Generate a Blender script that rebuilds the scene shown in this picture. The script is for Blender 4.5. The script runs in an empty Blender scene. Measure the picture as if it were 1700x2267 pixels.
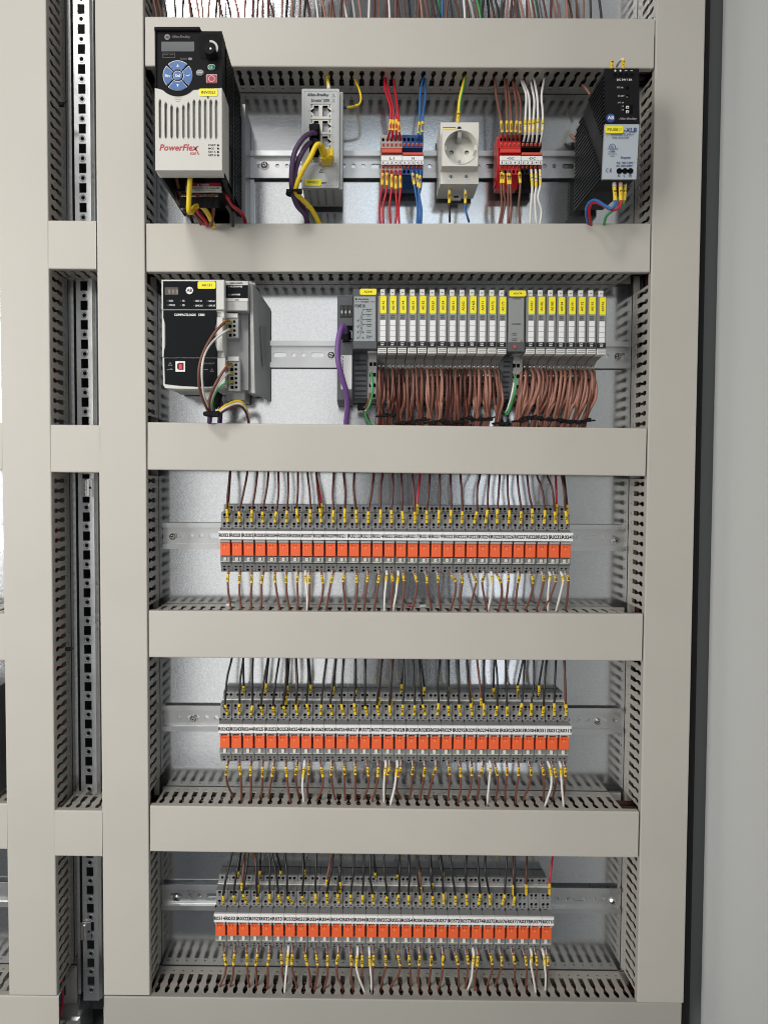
import bpy, math, random
from mathutils import Vector, Matrix, geometry
random.seed(7)
sc = bpy.context.scene
col = sc.collection
# ------------------------------------------------------------------ camera
F, D = 1600.0, 0.967                      # focal length in photo pixels, camera distance from the mounting plate (m)
CX, CY = 765.85, 1123.49                  # principal point in the 1700 x 2267 photo
def axes(p, y, r):
    cp, sp, cy, sy, cr, sr = math.cos(p), math.sin(p), math.cos(y), math.sin(y), math.cos(r), math.sin(r)
    f = Vector((sy*cp, cy*cp, -sp)); rt = Vector((cy, -sy, 0)); dn = f.cross(rt)
    return cr*rt + sr*dn, -sr*rt + cr*dn, f
RT, DN, FW = axes(math.radians(2.18522), math.radians(-0.45111), math.radians(-0.23488))
cam = bpy.data.cameras.new('camera'); camo = bpy.data.objects.new('camera', cam); col.objects.link(camo)
cam.sensor_fit = 'VERTICAL'; cam.sensor_height = 24; cam.sensor_width = 18
cam.lens = F/2267*24; cam.shift_x = (850-CX)/2267; cam.shift_y = -(1133.5-CY)/2267
cam.clip_start = 0.02; cam.clip_end = 50
camo.matrix_world = Matrix(((RT.x, -DN.x, -FW.x, 0), (RT.y, -DN.y, -FW.y, -D), (RT.z, -DN.z, -FW.z, 0), (0, 0, 0, 1)))
sc.camera = camo
# ------------------------------------------------------------------ light
w = bpy.data.worlds.new('World'); sc.world = w; w.use_nodes = True
bg = w.node_tree.nodes['Background']; bg.inputs[0].default_value = (0.92, 0.96, 1.0, 1); bg.inputs[1].default_value = 0.10
def area(name, loc, target, sx, sy, power, color):
    l = bpy.data.lights.new(name, 'AREA'); l.shape = 'RECTANGLE'; l.size = sx; l.size_y = sy; l.energy = power; l.color = color
    o = bpy.data.objects.new(name, l); col.objects.link(o); o.location = loc
    o.rotation_euler = (Vector(target)-Vector(loc)).to_track_quat('-Z', 'Y').to_euler(); return o
kl = area('window_lamp', (-1.88, -1.85, 0.22), (-0.28, 0, -0.06), 0.8, 2.4, 9.5, (1.0, 0.968, 0.92)); kl.data.spread = math.radians(50)
k2 = area('added_upper_key', (-0.75, -2.2, 2.15), (-0.28, 0, -0.12), 0.6, 0.45, 3.6, (1.0, 0.97, 0.925)); k2.data.spread = math.radians(55)  # added second key from above, softens the power supply's shadow
area('tube_lamp_left', (-0.40, -1.75, 2.25), (0.0, 0, 0.0), 0.12, 0.9, 4.5, (1.0, 0.97, 0.92))
area('tube_lamp_right', (0.60, -1.75, 2.25), (0.1, 0, 0.0), 0.12, 0.9, 1.0, (0.95, 0.98, 1.0))
area('reflection_panel_left', (-0.45, -3.0, 0.1), (-0.45, 0, 0.1), 0.92, 3.4, 12.0, (1.0, 0.975, 0.93))  # unseen panels added to put bright reflections into the plates
area('reflection_panel_right', (0.92, -3.0, -0.1), (0.92, 0, -0.1), 0.56, 3.2, 9, (0.95, 0.98, 1.0))
area('reflection_panel_upper', (0.32, -3.0, 1.25), (0.32, 0, 1.25), 0.6, 1.2, 3.4, (0.84, 0.93, 1.0))
sc.view_settings.view_transform = 'Standard'; sc.view_settings.look = 'None'; sc.view_settings.exposure = -0.36; sc.view_settings.gamma = 1
sc.cycles.pixel_filter_type = 'BLACKMAN_HARRIS'; sc.cycles.filter_width = 1.05
sc.cycles.max_bounces = 6; sc.cycles.diffuse_bounces = 3; sc.cycles.glossy_bounces = 3; sc.cycles.transmission_bounces = 4
sc.cycles.caustics_reflective = False; sc.cycles.caustics_refractive = False
# ------------------------------------------------------------------ helpers
def P(u, v, y):
    d = (u-CX)*RT + (v-CY)*DN + F*FW; t = (D-y)/d.y
    return Vector((d.x*t, -y, d.z*t))
def hit_z(u, v, z):                        # where the ray of photo pixel (u, v) meets the level z
    d = (u-CX)*RT + (v-CY)*DN + F*FW; t = z/d.z
    return Vector((d.x*t, -D+d.y*t, z))
def rect(u0, v0, u1, v1, y):
    um, vm = (u0+u1)/2, (v0+v1)/2
    return P(u0, vm, y).x, P(u1, vm, y).x, P(um, v1, y).z, P(um, v0, y).z     # x0 x1 z0 z1
MATS = {}
def mat(name, c, rough=0.5, metal=0.0, var=0.0, vscale=60, bump=0.0, bscale=400, spec=0.5, trans=0.0, coat=0.0, emit=None):
    if name in MATS: return MATS[name]
    m = bpy.data.materials.new(name); m.use_nodes = True; nt = m.node_tree; b = nt.nodes['Principled BSDF']; L = nt.links
    c4 = (c[0], c[1], c[2], 1)
    b.inputs['Base Color'].default_value = c4; b.inputs['Roughness'].default_value = rough; b.inputs['Metallic'].default_value = metal
    b.inputs['Specular IOR Level'].default_value = spec; b.inputs['Transmission Weight'].default_value = trans; b.inputs['Coat Weight'].default_value = coat
    tc = None
    if var or bump: tc = nt.nodes.new('ShaderNodeTexCoord')
    if var:
        n = nt.nodes.new('ShaderNodeTexNoise'); n.inputs['Scale'].default_value = vscale; n.inputs['Detail'].default_value = 5
        L.new(tc.outputs['Object'], n.inputs['Vector'])
        mx = nt.nodes.new('ShaderNodeMix'); mx.data_type = 'RGBA'
        mx.inputs['A'].default_value = tuple(max(0, x*(1-var)) for x in c)+(1,); mx.inputs['B'].default_value = tuple(min(1, x*(1+var)) for x in c)+(1,)
        L.new(n.outputs['Fac'], mx.inputs['Factor']); L.new(mx.outputs['Result'], b.inputs['Base Color'])
        mr = nt.nodes.new('ShaderNodeMapRange'); mr.inputs['To Min'].default_value = max(0.05, rough-0.08); mr.inputs['To Max'].default_value = min(1, rough+0.08)
        L.new(n.outputs['Fac'], mr.inputs['Value']); L.new(mr.outputs['Result'], b.inputs['Roughness'])
    if bump:
        n2 = nt.nodes.new('ShaderNodeTexNoise'); n2.inputs['Scale'].default_value = bscale; n2.inputs['Detail'].default_value = 3
        L.new(tc.outputs['Object'], n2.inputs['Vector'])
        bp = nt.nodes.new('ShaderNodeBump'); bp.inputs['Strength'].default_value = bump; bp.inputs['Distance'].default_value = 0.0005
        L.new(n2.outputs['Fac'], bp.inputs['Height']); L.new(bp.outputs['Normal'], b.inputs['Normal'])
    MATS[name] = m; return m

class MB:
    def __init__(s): s.v = []; s.f = []; s.m = []; s.s = []; s.mats = []
    def add(s, vs, fs, m, smooth=False):
        if m not in s.mats: s.mats.append(m)
        i = s.mats.index(m); o = len(s.v)
        s.v += [tuple(p) for p in vs]; s.f += [tuple(o+k for k in f) for f in fs]; s.m += [i]*len(fs); s.s += [smooth]*len(fs)
        return s
    def box(s, x0, x1, y0, y1, z0, z1, m, c=0.0):       # y0..y1 = distance in front of the plate, y1 nearest the camera, c = chamfer of the front edges
        if not c:
            v = [(x0,-y0,z0),(x1,-y0,z0),(x1,-y0,z1),(x0,-y0,z1),(x0,-y1,z0),(x1,-y1,z0),(x1,-y1,z1),(x0,-y1,z1)]
            f = [(3,2,1,0),(4,5,6,7),(0,1,5,4),(2,3,7,6),(1,2,6,5),(3,0,4,7)]
        else:
            ym = y1-c
            v = [(x0,-y0,z0),(x1,-y0,z0),(x1,-y0,z1),(x0,-y0,z1),(x0,-ym,z0),(x1,-ym,z0),(x1,-ym,z1),(x0,-ym,z1),(x0+c,-y1,z0+c),(x1-c,-y1,z0+c),(x1-c,-y1,z1-c),(x0+c,-y1,z1-c)]
            f = [(3,2,1,0),(8,9,10,11),(0,1,5,4),(2,3,7,6),(1,2,6,5),(3,0,4,7),(4,5,9,8),(5,6,10,9),(6,7,11,10),(7,4,8,11)]
        return s.add(v, f, m)
    def rbox(s, u0, v0, u1, v1, yf, yb, m, c=0.0):
        x0, x1, z0, z1 = rect(u0, v0, u1, v1, yf); return s.box(x0, x1, yb, yf, z0, z1, m, c)
    def plate(s, outer, holes, yf, yb, m, edge=None):   # loops of (x, z); front at yf, back at yb
        loops = [outer]+list(holes); flat = [p for l in loops for p in l]
        tri = geometry.tessellate_polygon([[Vector((p[0], p[1], 0)) for p in l] for l in loops])
        n = len(flat); vs = [(p[0], -yf, p[1]) for p in flat]+[(p[0], -yb, p[1]) for p in flat]
        fr = []
        for t in tri:
            a, b, c = (flat[i] for i in t)
            fr.append(t if (b[0]-a[0])*(c[1]-a[1])-(b[1]-a[1])*(c[0]-a[0]) > 0 else (t[0], t[2], t[1]))
        s.add(vs, fr+[(t[2]+n, t[1]+n, t[0]+n) for t in fr], m)
        sd = []; o = 0
        for k, l in enumerate(loops):
            q = len(l); ar = sum(l[i][0]*l[(i+1) % q][1]-l[(i+1) % q][0]*l[i][1] for i in range(q))
            for i in range(q):
                a, b = o+i, o+(i+1) % q
                sd.append((b, a, a+n, b+n) if (ar > 0) == (k == 0) else (a, b, b+n, a+n))
            o += q
        return s.add(vs, sd, edge or m)
    def prism(s, poly, x0, x1, m):                      # poly of (y, z) extruded along x
        n = len(poly); v = [(x0, -p[0], p[1]) for p in poly]+[(x1, -p[0], p[1]) for p in poly]
        tri = geometry.tessellate_polygon([[Vector((p[0], p[1], 0)) for p in poly]])
        a = sum(poly[i][0]*poly[(i+1) % n][1]-poly[(i+1) % n][0]*poly[i][1] for i in range(n)) > 0
        f = []
        for i in range(n):
            j = (i+1) % n; f.append((i, j, j+n, i+n) if a else (j, i, i+n, j+n))
        for t in tri:
            p, q, r = (poly[k] for k in t)
            up = (q[0]-p[0])*(r[1]-p[1])-(q[1]-p[1])*(r[0]-p[0]) > 0
            t2 = t if up else (t[0], t[2], t[1])
            f.append((t2[2], t2[1], t2[0])); f.append((t2[0]+n, t2[1]+n, t2[2]+n))
        return s.add(v, f, m)
    def cyl(s, c, r, y0, y1, m, n=16, r1=None, rz=None, smooth=True):       # axis towards the camera
        r1 = r if r1 is None else r1; k = (rz or r)/r
        a = [2*math.pi*i/n for i in range(n)]
        v = [(c[0]+r*math.cos(t), -y0, c[1]+k*r*math.sin(t)) for t in a]+[(c[0]+r1*math.cos(t), -y1, c[1]+k*r1*math.sin(t)) for t in a]
        s.add(v, [(i, (i+1) % n, (i+1) % n+n, i+n) for i in range(n)], m, smooth)
        return s.add(v, [tuple(range(n, 2*n)), tuple(range(n-1, -1, -1))], m)
    def tube(s, pts, r, m, n=8, cap=True, rs=None):
        pts = [Vector(p) for p in pts]; k = len(pts); vs = []; fs = []
        t0 = (pts[1]-pts[0]).normalized(); up = Vector((0, 1, 0)) if abs(t0.y) < 0.9 else Vector((1, 0, 0))
        a = t0.cross(up).normalized()
        for i in range(k):
            t = (pts[min(i+1, k-1)]-pts[max(i-1, 0)]).normalized(); a = (a-t*a.dot(t)).normalized(); b = t.cross(a)
            rr = rs[i] if rs else r
            for j in range(n):
                g = 2*math.pi*j/n; vs.append(pts[i]+rr*(math.cos(g)*a+math.sin(g)*b))
        for i in range(k-1):
            for j in range(n):
                j2 = (j+1) % n; fs.append((i*n+j, i*n+j2, (i+1)*n+j2, (i+1)*n+j))
        s.add(vs, fs, m, True)
        if cap: s.add(vs, [tuple(range(n-1, -1, -1)), tuple(range((k-1)*n, k*n))], m)
        return s
    def text(s, t, u0, v0, u1, v1, y, m, shear=0, rot=0, bold=0.02):         # flat print fitted to a rectangle of the photo at depth y
        x0, x1, z0, z1 = rect(u0, v0, u1, v1, y)
        return s.ltext(t, x0, x1, z0, z1, y, m, shear, rot, bold)
    def ltext(s, t, x0, x1, z0, z1, y, m, shear=0, rot=0, bold=0.02):
        vs, fs = glyphs(t, bold)
        vs = [(p[0]+shear*p[1], p[1]) for p in vs]
        ax, bx = min(p[0] for p in vs), max(p[0] for p in vs); az, bz = min(p[1] for p in vs), max(p[1] for p in vs)
        out = []
        for p in vs:
            a, b = (p[0]-ax)/(bx-ax or 1), (p[1]-az)/(bz-az or 1)
            if rot == 90: a, b = 1-b, a            # reads upward
            elif rot == -90: a, b = b, 1-a         # reads downward
            elif rot == 180: a, b = 1-a, 1-b
            out.append((x0+a*(x1-x0), -y, z0+b*(z1-z0)))
        return s.add(out, fs, m)
    def build(s, name, parent=None, origin=None, smooth_angle=None):
        me = bpy.data.meshes.new(name); o = Vector(origin or (0, 0, 0))
        me.from_pydata([(p[0]-o.x, p[1]-o.y, p[2]-o.z) for p in s.v], [], s.f)
        for m in s.mats: me.materials.append(m)
        me.polygons.foreach_set('material_index', s.m); me.polygons.foreach_set('use_smooth', s.s)
        ob = bpy.data.objects.new(name, me); col.objects.link(ob)
        if parent: ob.parent = parent
        return ob
GC = {}
def glyphs(t, bold=0.0):
    k = (t, bold)
    if k not in GC:
        c = bpy.data.curves.new('lettering', 'FONT'); c.body = t; c.size = 1; c.resolution_u = 2; c.offset = bold
        o = bpy.data.objects.new('lettering', c); me = bpy.data.meshes.new_from_object(o)
        GC[k] = ([(v.co.x, v.co.y) for v in me.vertices], [tuple(p.vertices) for p in me.polygons])
        bpy.data.objects.remove(o); bpy.data.curves.remove(c); bpy.data.meshes.remove(me)
    return GC[k]
def tag(o, label=None, cat=None, group=None, kind=None):
    if label: o['label'] = label
    if cat: o['category'] = cat
    if group: o['group'] = group
    if kind: o['kind'] = kind
    return o
def thing(name, label, cat, loc=(0, 0, 0), group=None):
    o = bpy.data.objects.new(name, None); o.empty_display_size = 0.01; col.objects.link(o); o.location = loc
    return tag(o, label, cat, group)
def part(name, mb, parent, label=None, kind=None):      # mesh given in world space, parent placed without rotation
    o = Vector((0, 0, 0)); q = parent
    while q: o += q.location; q = q.parent
    ob = mb.build(name, parent, o); return tag(ob, label, kind=kind)
def single(name, mb, label, cat=None, group=None, kind=None):
    xs = [p[0] for p in mb.v]; ys = [p[1] for p in mb.v]; zs = [p[2] for p in mb.v]
    o = Vector(((min(xs)+max(xs))/2, max(ys), min(zs))); ob = mb.build(name, None, o); ob.location = o
    return tag(ob, label, cat, group, kind)
def base_of(x0, x1, z0, y=0.0): return (0.5*(x0+x1), -y, z0)
def dup(root, loc):
    r = root.copy(); col.objects.link(r); r.location = loc
    for ch in list(root.children):
        c = ch.copy(); col.objects.link(c); c.parent = r
        for g in ch.children:
            d = g.copy(); col.objects.link(d); d.parent = c
    return r
def circle(x, z, r, n=12, rz=None, a0=0.0):
    rz = rz or r
    return [(x+r*math.cos(a0+2*math.pi*i/n), z+rz*math.sin(a0+2*math.pi*i/n)) for i in range(n)]
def rrect(x0, x1, z0, z1, r, n=3):
    out = []
    for cx, cz, a in ((x1-r, z1-r, 0), (x0+r, z1-r, 90), (x0+r, z0+r, 180), (x1-r, z0+r, 270)):
        for i in range(n+1):
            t = math.radians(a+90*i/n); out.append((cx+r*math.cos(t), cz+r*math.sin(t)))
    return out
def rr(u0, v0, u1, v1, y, r, n=3): return rrect(*rect(u0, v0, u1, v1, y), r, n)
def spline(pts, k=5):
    pts = [Vector(p) for p in pts]
    if len(pts) < 3: return [pts[0].lerp(pts[-1], i/4) for i in range(5)]
    q = [pts[0]*2-pts[1]]+pts+[pts[-1]*2-pts[-2]]; out = []
    for i in range(1, len(q)-2):
        a, b, c, d = q[i-1], q[i], q[i+1], q[i+2]
        for j in range(k):
            t = j/k; out.append(0.5*((2*b)+(c-a)*t+(2*a-5*b+4*c-d)*t*t+(3*b-a-3*c+d)*t**3))
    return out+[pts[-1]]
# ------------------------------------------------------------------ materials
def duct_plastic():
    m = mat('duct_plastic', (0.515, 0.494, 0.448), 0.44, var=0.05, vscale=9); nt = m.node_tree; b = nt.nodes['Principled BSDF']; L = nt.links
    tc = nt.nodes.new('ShaderNodeTexCoord'); mp = nt.nodes.new('ShaderNodeMapping'); mp.inputs['Scale'].default_value = (6, 400, 700)
    n = nt.nodes.new('ShaderNodeTexNoise'); n.inputs['Scale'].default_value = 1.0; n.inputs['Detail'].default_value = 4
    L.new(tc.outputs['Object'], mp.inputs['Vector']); L.new(mp.outputs['Vector'], n.inputs['Vector'])
    n2 = nt.nodes.new('ShaderNodeTexNoise'); n2.inputs['Scale'].default_value = 1500; n2.inputs['Detail'].default_value = 2
    L.new(tc.outputs['Object'], n2.inputs['Vector'])
    ad = nt.nodes.new('ShaderNodeMath'); ad.operation = 'ADD'; L.new(n.outputs['Fac'], ad.inputs[0]); L.new(n2.outputs['Fac'], ad.inputs[1])
    bp = nt.nodes.new('ShaderNodeBump'); bp.inputs['Strength'].default_value = 0.16; bp.inputs['Distance'].default_value = 0.0004
    L.new(ad.outputs[0], bp.inputs['Height']); L.new(bp.outputs['Normal'], b.inputs['Normal'])
    return m
def zinc():
    m = bpy.data.materials.new('galvanised_steel'); m.use_nodes = True; nt = m.node_tree; b = nt.nodes['Principled BSDF']; L = nt.links
    tc = nt.nodes.new('ShaderNodeTexCoord')
    vo = nt.nodes.new('ShaderNodeTexVoronoi'); vo.inputs['Scale'].default_value = 520; L.new(tc.outputs['Object'], vo.inputs['Vector'])
    no = nt.nodes.new('ShaderNodeTexNoise'); no.inputs['Scale'].default_value = 700; no.inputs['Detail'].default_value = 6; no.inputs['Roughness'].default_value = 0.7
    L.new(tc.outputs['Object'], no.inputs['Vector'])
    big = nt.nodes.new('ShaderNodeTexNoise'); big.inputs['Scale'].default_value = 9; big.inputs['Detail'].default_value = 3; L.new(tc.outputs['Object'], big.inputs['Vector'])
    sep = nt.nodes.new('ShaderNodeSeparateColor'); L.new(vo.outputs['Color'], sep.inputs['Color'])
    ad = nt.nodes.new('ShaderNodeMath'); ad.operation = 'MULTIPLY_ADD'; ad.inputs[1].default_value = 0.45; L.new(sep.outputs['Red'], ad.inputs[0]); L.new(no.outputs['Fac'], ad.inputs[2])
    cr = nt.nodes.new('ShaderNodeValToRGB'); cr.color_ramp.elements[0].position = 0.35; cr.color_ramp.elements[0].color = (0.62, 0.65, 0.69, 1)
    cr.color_ramp.elements[1].position = 0.95; cr.color_ramp.elements[1].color = (0.73, 0.755, 0.78, 1)
    L.new(ad.outputs[0], cr.inputs['Fac']); L.new(cr.outputs['Color'], b.inputs['Base Color'])
    mr = nt.nodes.new('ShaderNodeMapRange'); mr.inputs['To Min'].default_value = 0.10; mr.inputs['To Max'].default_value = 0.17
    L.new(big.outputs['Fac'], mr.inputs['Value']); L.new(mr.outputs['Result'], b.inputs['Roughness'])
    b.inputs['Metallic'].default_value = 0.95
    bp = nt.nodes.new('ShaderNodeBump'); bp.inputs['Strength'].default_value = 0.065; bp.inputs['Distance'].default_value = 0.0003
    L.new(ad.outputs[0], bp.inputs['Height']); L.new(bp.outputs['Normal'], b.inputs['Normal'])
    return m
DUCT = duct_plastic(); ZINC = zinc()
RAIL = mat('rail_zinc', (0.64, 0.65, 0.66), 0.30, 0.9, var=0.04, vscale=60, bump=0.03, bscale=500)
FRAME = mat('frame_zinc', (0.66, 0.68, 0.70), 0.30, 0.9, var=0.10, vscale=25, bump=0.1, bscale=300)
SCREW = mat('bright_zinc', (0.80, 0.80, 0.79), 0.22, 1.0)
BLACK = mat('black_plastic', (0.014, 0.014, 0.016), 0.55, var=0.15, vscale=80, spec=0.06)
PIT = mat('dark_cavity_shade', (0.006, 0.006, 0.007), 0.8, spec=0.05)  # dark clamp interiors; elsewhere the shade of holes and slots painted near-black
GREY = mat('grey_plastic', (0.225, 0.23, 0.235), 0.5, var=0.04, vscale=120)
DGREY = mat('dark_grey_plastic', (0.085, 0.09, 0.10), 0.5, var=0.05, vscale=120)
MGREY = mat('mid_grey_plastic', (0.30, 0.305, 0.31), 0.5, var=0.03, vscale=120)
LGREY = mat('light_grey_plastic', (0.54, 0.545, 0.54), 0.45, var=0.02, vscale=90)
OFFW = mat('off_white_plastic', (0.72, 0.715, 0.68), 0.42, var=0.02, vscale=90)
WHITE = mat('white_plastic', (0.85, 0.85, 0.85), 0.4)
CREAM = mat('cream_plastic', (0.70, 0.685, 0.635), 0.42, var=0.02, vscale=60)
ORANGE = mat('orange_plastic', (0.84, 0.130, 0.036), 0.42, var=0.08, vscale=500)
REDORA = mat('orange_red_lever', (0.66, 0.09, 0.05), 0.4)
RED = mat('red_plastic', (0.62, 0.02, 0.025), 0.42)
BLUE = mat('blue_plastic', (0.012, 0.06, 0.22), 0.42)
YELLOW = mat('yellow_label', (0.94, 0.82, 0.02), 0.45)
SLEEVE = mat('yellow_sleeve', (0.86, 0.60, 0.03), 0.5, var=0.05, vscale=200)
INK = mat('black_ink', (0.006, 0.006, 0.006), 0.7)
WINK = mat('white_ink', (0.85, 0.85, 0.85), 0.6)
GINK = mat('grey_ink', (0.25, 0.25, 0.26), 0.6)
BINK = mat('blue_ink', (0.02, 0.05, 0.22), 0.6)
RINK = mat('red_ink', (0.45, 0.015, 0.03), 0.5)
PAINT = mat('cabinet_paint', (0.74, 0.765, 0.765), 0.5, bump=0.25, bscale=900)
CLEAR = mat('clear_clip', (0.75, 0.77, 0.76), 0.15, trans=0.45)
W = {'brown': mat('brown_wire', (0.19, 0.072, 0.05), 0.42, var=0.12, vscale=40), 'dark brown': mat('dark_brown_shaded_wire', (0.085, 0.022, 0.016), 0.38, var=0.12, vscale=40),  # dark brown holds part of the shade on the upper wires
     'light brown': mat('lit_brown_wire', (0.36, 0.165, 0.12), 0.42, var=0.08, vscale=40),  # lighter copy of brown, brighter light put into the wire colour
     'red': mat('red_wire', (0.50, 0.012, 0.03), 0.36), 'blue': mat('blue_wire', (0.03, 0.14, 0.40), 0.36), 'white': mat('white_wire', (0.80, 0.79, 0.76), 0.4),
     'black': mat('black_wire', (0.012, 0.012, 0.013), 0.35), 'yellow': mat('yellow_cable', (0.88, 0.62, 0.02), 0.4), 'purple': mat('purple_cable', (0.085, 0.045, 0.125), 0.45),
     'green': mat('green_wire', (0.05, 0.36, 0.10), 0.4), 'violet': mat('violet_cable', (0.17, 0.075, 0.27), 0.42)}
# ------------------------------------------------------------------ setting
pl = MB(); pl.box(-0.3385, 0.452, -0.003, 0.0, -0.95, 0.95, ZINC)
tag(pl.build('mounting_plate'), 'galvanised steel mounting plate behind the relay and terminal rows', kind='structure')
pl = MB(); pl.box(-1.0, -0.371, -0.003, 0.0, -0.95, 0.95, ZINC)
tag(pl.build('mounting_plate'), 'galvanised steel mounting plate of the bay on the left', kind='structure')
bw = MB(); bw.box(-1.4, 1.2, -0.32, -0.31, -1.6, 1.6, mat('cabinet_back_paint', (0.10, 0.10, 0.10), 0.6))
tag(bw.build('cabinet_back_wall'), 'dark back wall of the cabinet', kind='structure')
sw = MB()
a, b = P(1600, 0, 0.03), P(1550, 2267, 0.03)
def atz(z): t = (z-b.z)/(a.z-b.z); return b.x+(a.x-b.x)*t
z0, z1 = -1.3, 1.3
sw.add([(atz(z0), -0.03, z0), (atz(z0)+0.03, -1.1, z0), (atz(z1)+0.03, -1.1, z1), (atz(z1), -0.03, z1), (atz(z0)+0.02, -0.03, z0), (atz(z0)+0.05, -1.1, z0), (atz(z1)+0.05, -1.1, z1), (atz(z1)+0.02, -0.03, z1)],
       [(0, 3, 2, 1), (4, 5, 6, 7), (0, 1, 5, 4), (1, 2, 6, 5), (2, 3, 7, 6), (3, 0, 4, 7)], PAINT)
tag(sw.build('cabinet_side_wall'), 'light grey painted side wall of the cabinet', kind='structure')
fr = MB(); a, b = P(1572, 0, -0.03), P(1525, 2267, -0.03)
fr.add([(atz(z0), 0.03, z0), (atz(z0)+0.06, 0.022, z0), (atz(z1)+0.06, 0.022, z1), (atz(z1), 0.03, z1), (atz(z0), 0.10, z0), (atz(z1), 0.10, z1)], [(0, 1, 2, 3), (4, 0, 3, 5)], mat('frame_shade_paint', (0.17, 0.175, 0.178), 0.45, bump=0.1))  # dark paint carries the shade that falls on this frame
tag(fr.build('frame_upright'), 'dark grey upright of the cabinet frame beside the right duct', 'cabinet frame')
# ------------------------------------------------------------------ wiring ducts
DH, HW, PITCH = 0.0633, 0.0298, 0.01275
LEV = [(0, 0), (.0070, 0), (.0070, .0003), (.0100, .0021), (.0100, 0), (.0140, 0), (.0140, .0031), (.0295, .0031), (.0325, .0022), (.0352, .0013), (.0385, .0020), (.0415, .0031), (.0455, .0031), (.0490, .0020), (.0510, .0012), (.0600, .0012)]
def slotted_wall(L, zc, cuts, phase):
    vs, fs, idx = [], [], {}
    def vid(x, s):
        k = (round(x*1e6), round(s*1e6))
        if k not in idx: idx[k] = len(vs); vs.append((x, -s-0.0015, zc))
        return idx[k]
    n = int((L-0.002)/PITCH); off = (L-n*PITCH)/2
    for i in range(n):
        c = off+(i+0.5)*PITCH; p = PITCH/2
        if any(a < c < b for a, b in cuts): continue
        for (s0, w0), (s1, w1) in zip(LEV, LEV[1:]):
            if s1-s0 < 1e-9: continue
            if w0 == 0 and w1 == 0:
                fs.append((vid(c-p, s0), vid(c, s0), vid(c, s1), vid(c-p, s1))); fs.append((vid(c, s0), vid(c+p, s0), vid(c+p, s1), vid(c, s1)))
            else:
                fs.append((vid(c-p, s0), vid(c-w0, s0), vid(c-w1, s1), vid(c-p, s1))); fs.append((vid(c+w0, s0), vid(c+p, s0), vid(c+p, s1), vid(c+w1, s1)))
    me = bpy.data.meshes.new('slotted_wall'); me.from_pydata(vs, [], fs); me.materials.append(DUCT)
    o = bpy.data.objects.new('slotted_wall', me); col.objects.link(o)
    md = o.modifiers.new('thickness', 'SOLIDIFY'); md.thickness = 0.0013; md.offset = 0
    return o
def lid_mesh(L, hw=HW, mt=None):
    r, t, lip = 0.0016, 0.0018, 0.0085; out = []
    for cz, a0 in ((hw-r, 0), (-(hw-r), 90)):
        for i in range(4):
            a = math.radians(a0+i*30); out.append((DH-r+r*math.cos(a) if a0 == 0 else DH-r+r*math.sin(math.radians(90-i*30)), cz+r*math.cos(math.radians(90-i*30)) if a0 == 0 else cz-r*math.sin(math.radians(i*30))))
    pts = [(DH-lip, hw)] + [(DH-r+r*math.sin(math.radians(i*30)), hw-r+r*math.cos(math.radians(i*30))) for i in range(4)] + \
          [(DH-r+r*math.cos(math.radians(i*30)), -hw+r-r*math.sin(math.radians(i*30))) for i in range(4)] + [(DH-lip, -hw), (DH-lip, -hw+t), (DH-t, -hw+t), (DH-t, hw-t), (DH-lip, hw-t)]
    m = MB(); m.prism(pts, 0.0, L, mt or DUCT); return m
def duct(label, p0, p1, cuts_lo=(), cuts_hi=(), e0=0.0, e1=0.0, group='beige slotted wiring ducts', lidmat=None):
    dx, dz = p1[0]-p0[0], p1[1]-p0[1]; L = math.hypot(dx, dz); a = math.atan2(dz, dx)
    o = thing('wiring_duct', label, 'wiring duct', (p0[0], 0, p0[1]), group); o.rotation_euler = (0, -a, 0)
    for zc, cuts in ((HW-0.0022, cuts_hi), (-HW+0.0022, cuts_lo)):
        s = slotted_wall(L, zc, cuts, 0); s.parent = o
    m = MB(); m.box(0, L, 0.0006, 0.0022, -HW+0.0029, HW-0.0029, DUCT); m.build('base', o)
    l = lid_mesh(L+e0+e1, HW, lidmat).build('lid', o); l.location = (-e0, 0, 0)
    return o
HT = [(0.5344, -.0046), (0.2865, .0012), (0.0391, -.0089), (-0.1959, -.0013), (-0.4469, -.0048), (-0.6966, -.0022)]   # centre height at x = 0 and tilt
HX0, HX1 = -0.2549, 0.3652
def hz(i, x): return HT[i][0]+HT[i][1]*x
names = ['first from the top, behind the drive', 'second from the top, under the power supply and terminal blocks', 'third from the top, between the modules and the first relay row',
         'fourth from the top, between the first and second relay rows', 'fifth from the top, between the second and third relay rows']
for i in range(5):
    c = [(-0.01, 0.007), (HX1-HX0-0.011, HX1-HX0+0.01)]
    duct('horizontal beige duct ' + names[i], (HX0, hz(i, HX0)), (HX1, hz(i, HX1)), c, c)
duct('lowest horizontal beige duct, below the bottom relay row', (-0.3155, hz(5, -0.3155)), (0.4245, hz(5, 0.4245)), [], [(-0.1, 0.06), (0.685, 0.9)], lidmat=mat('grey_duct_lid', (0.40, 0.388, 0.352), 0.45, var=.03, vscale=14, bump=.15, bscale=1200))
hzs = [h[0] for h in HT]
def vduct(label, ut, ub, vb, side, cutz, half=HW, vt=0):
    t = P(ut, vt, DH); b2 = P(ub, vb, DH); k = (b2.x-t.x)/(b2.z-t.z); top = 0.80
    p1 = (t.x+k*(top-t.z)+side*half, top); p0 = (b2.x+side*half, b2.z)
    cuts = [(z-HW-0.006-p0[1], z+HW+0.006-p0[1]) for z in cutz]
    return duct(label, p0, p1, cuts if side < 0 else [], cuts if side > 0 else []), p0
duct_b, pb = vduct('tall vertical beige duct left of the drive and relay rows', 318, 332.5, 2203, -1, [hz(i, HX0) for i in range(5)])
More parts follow.
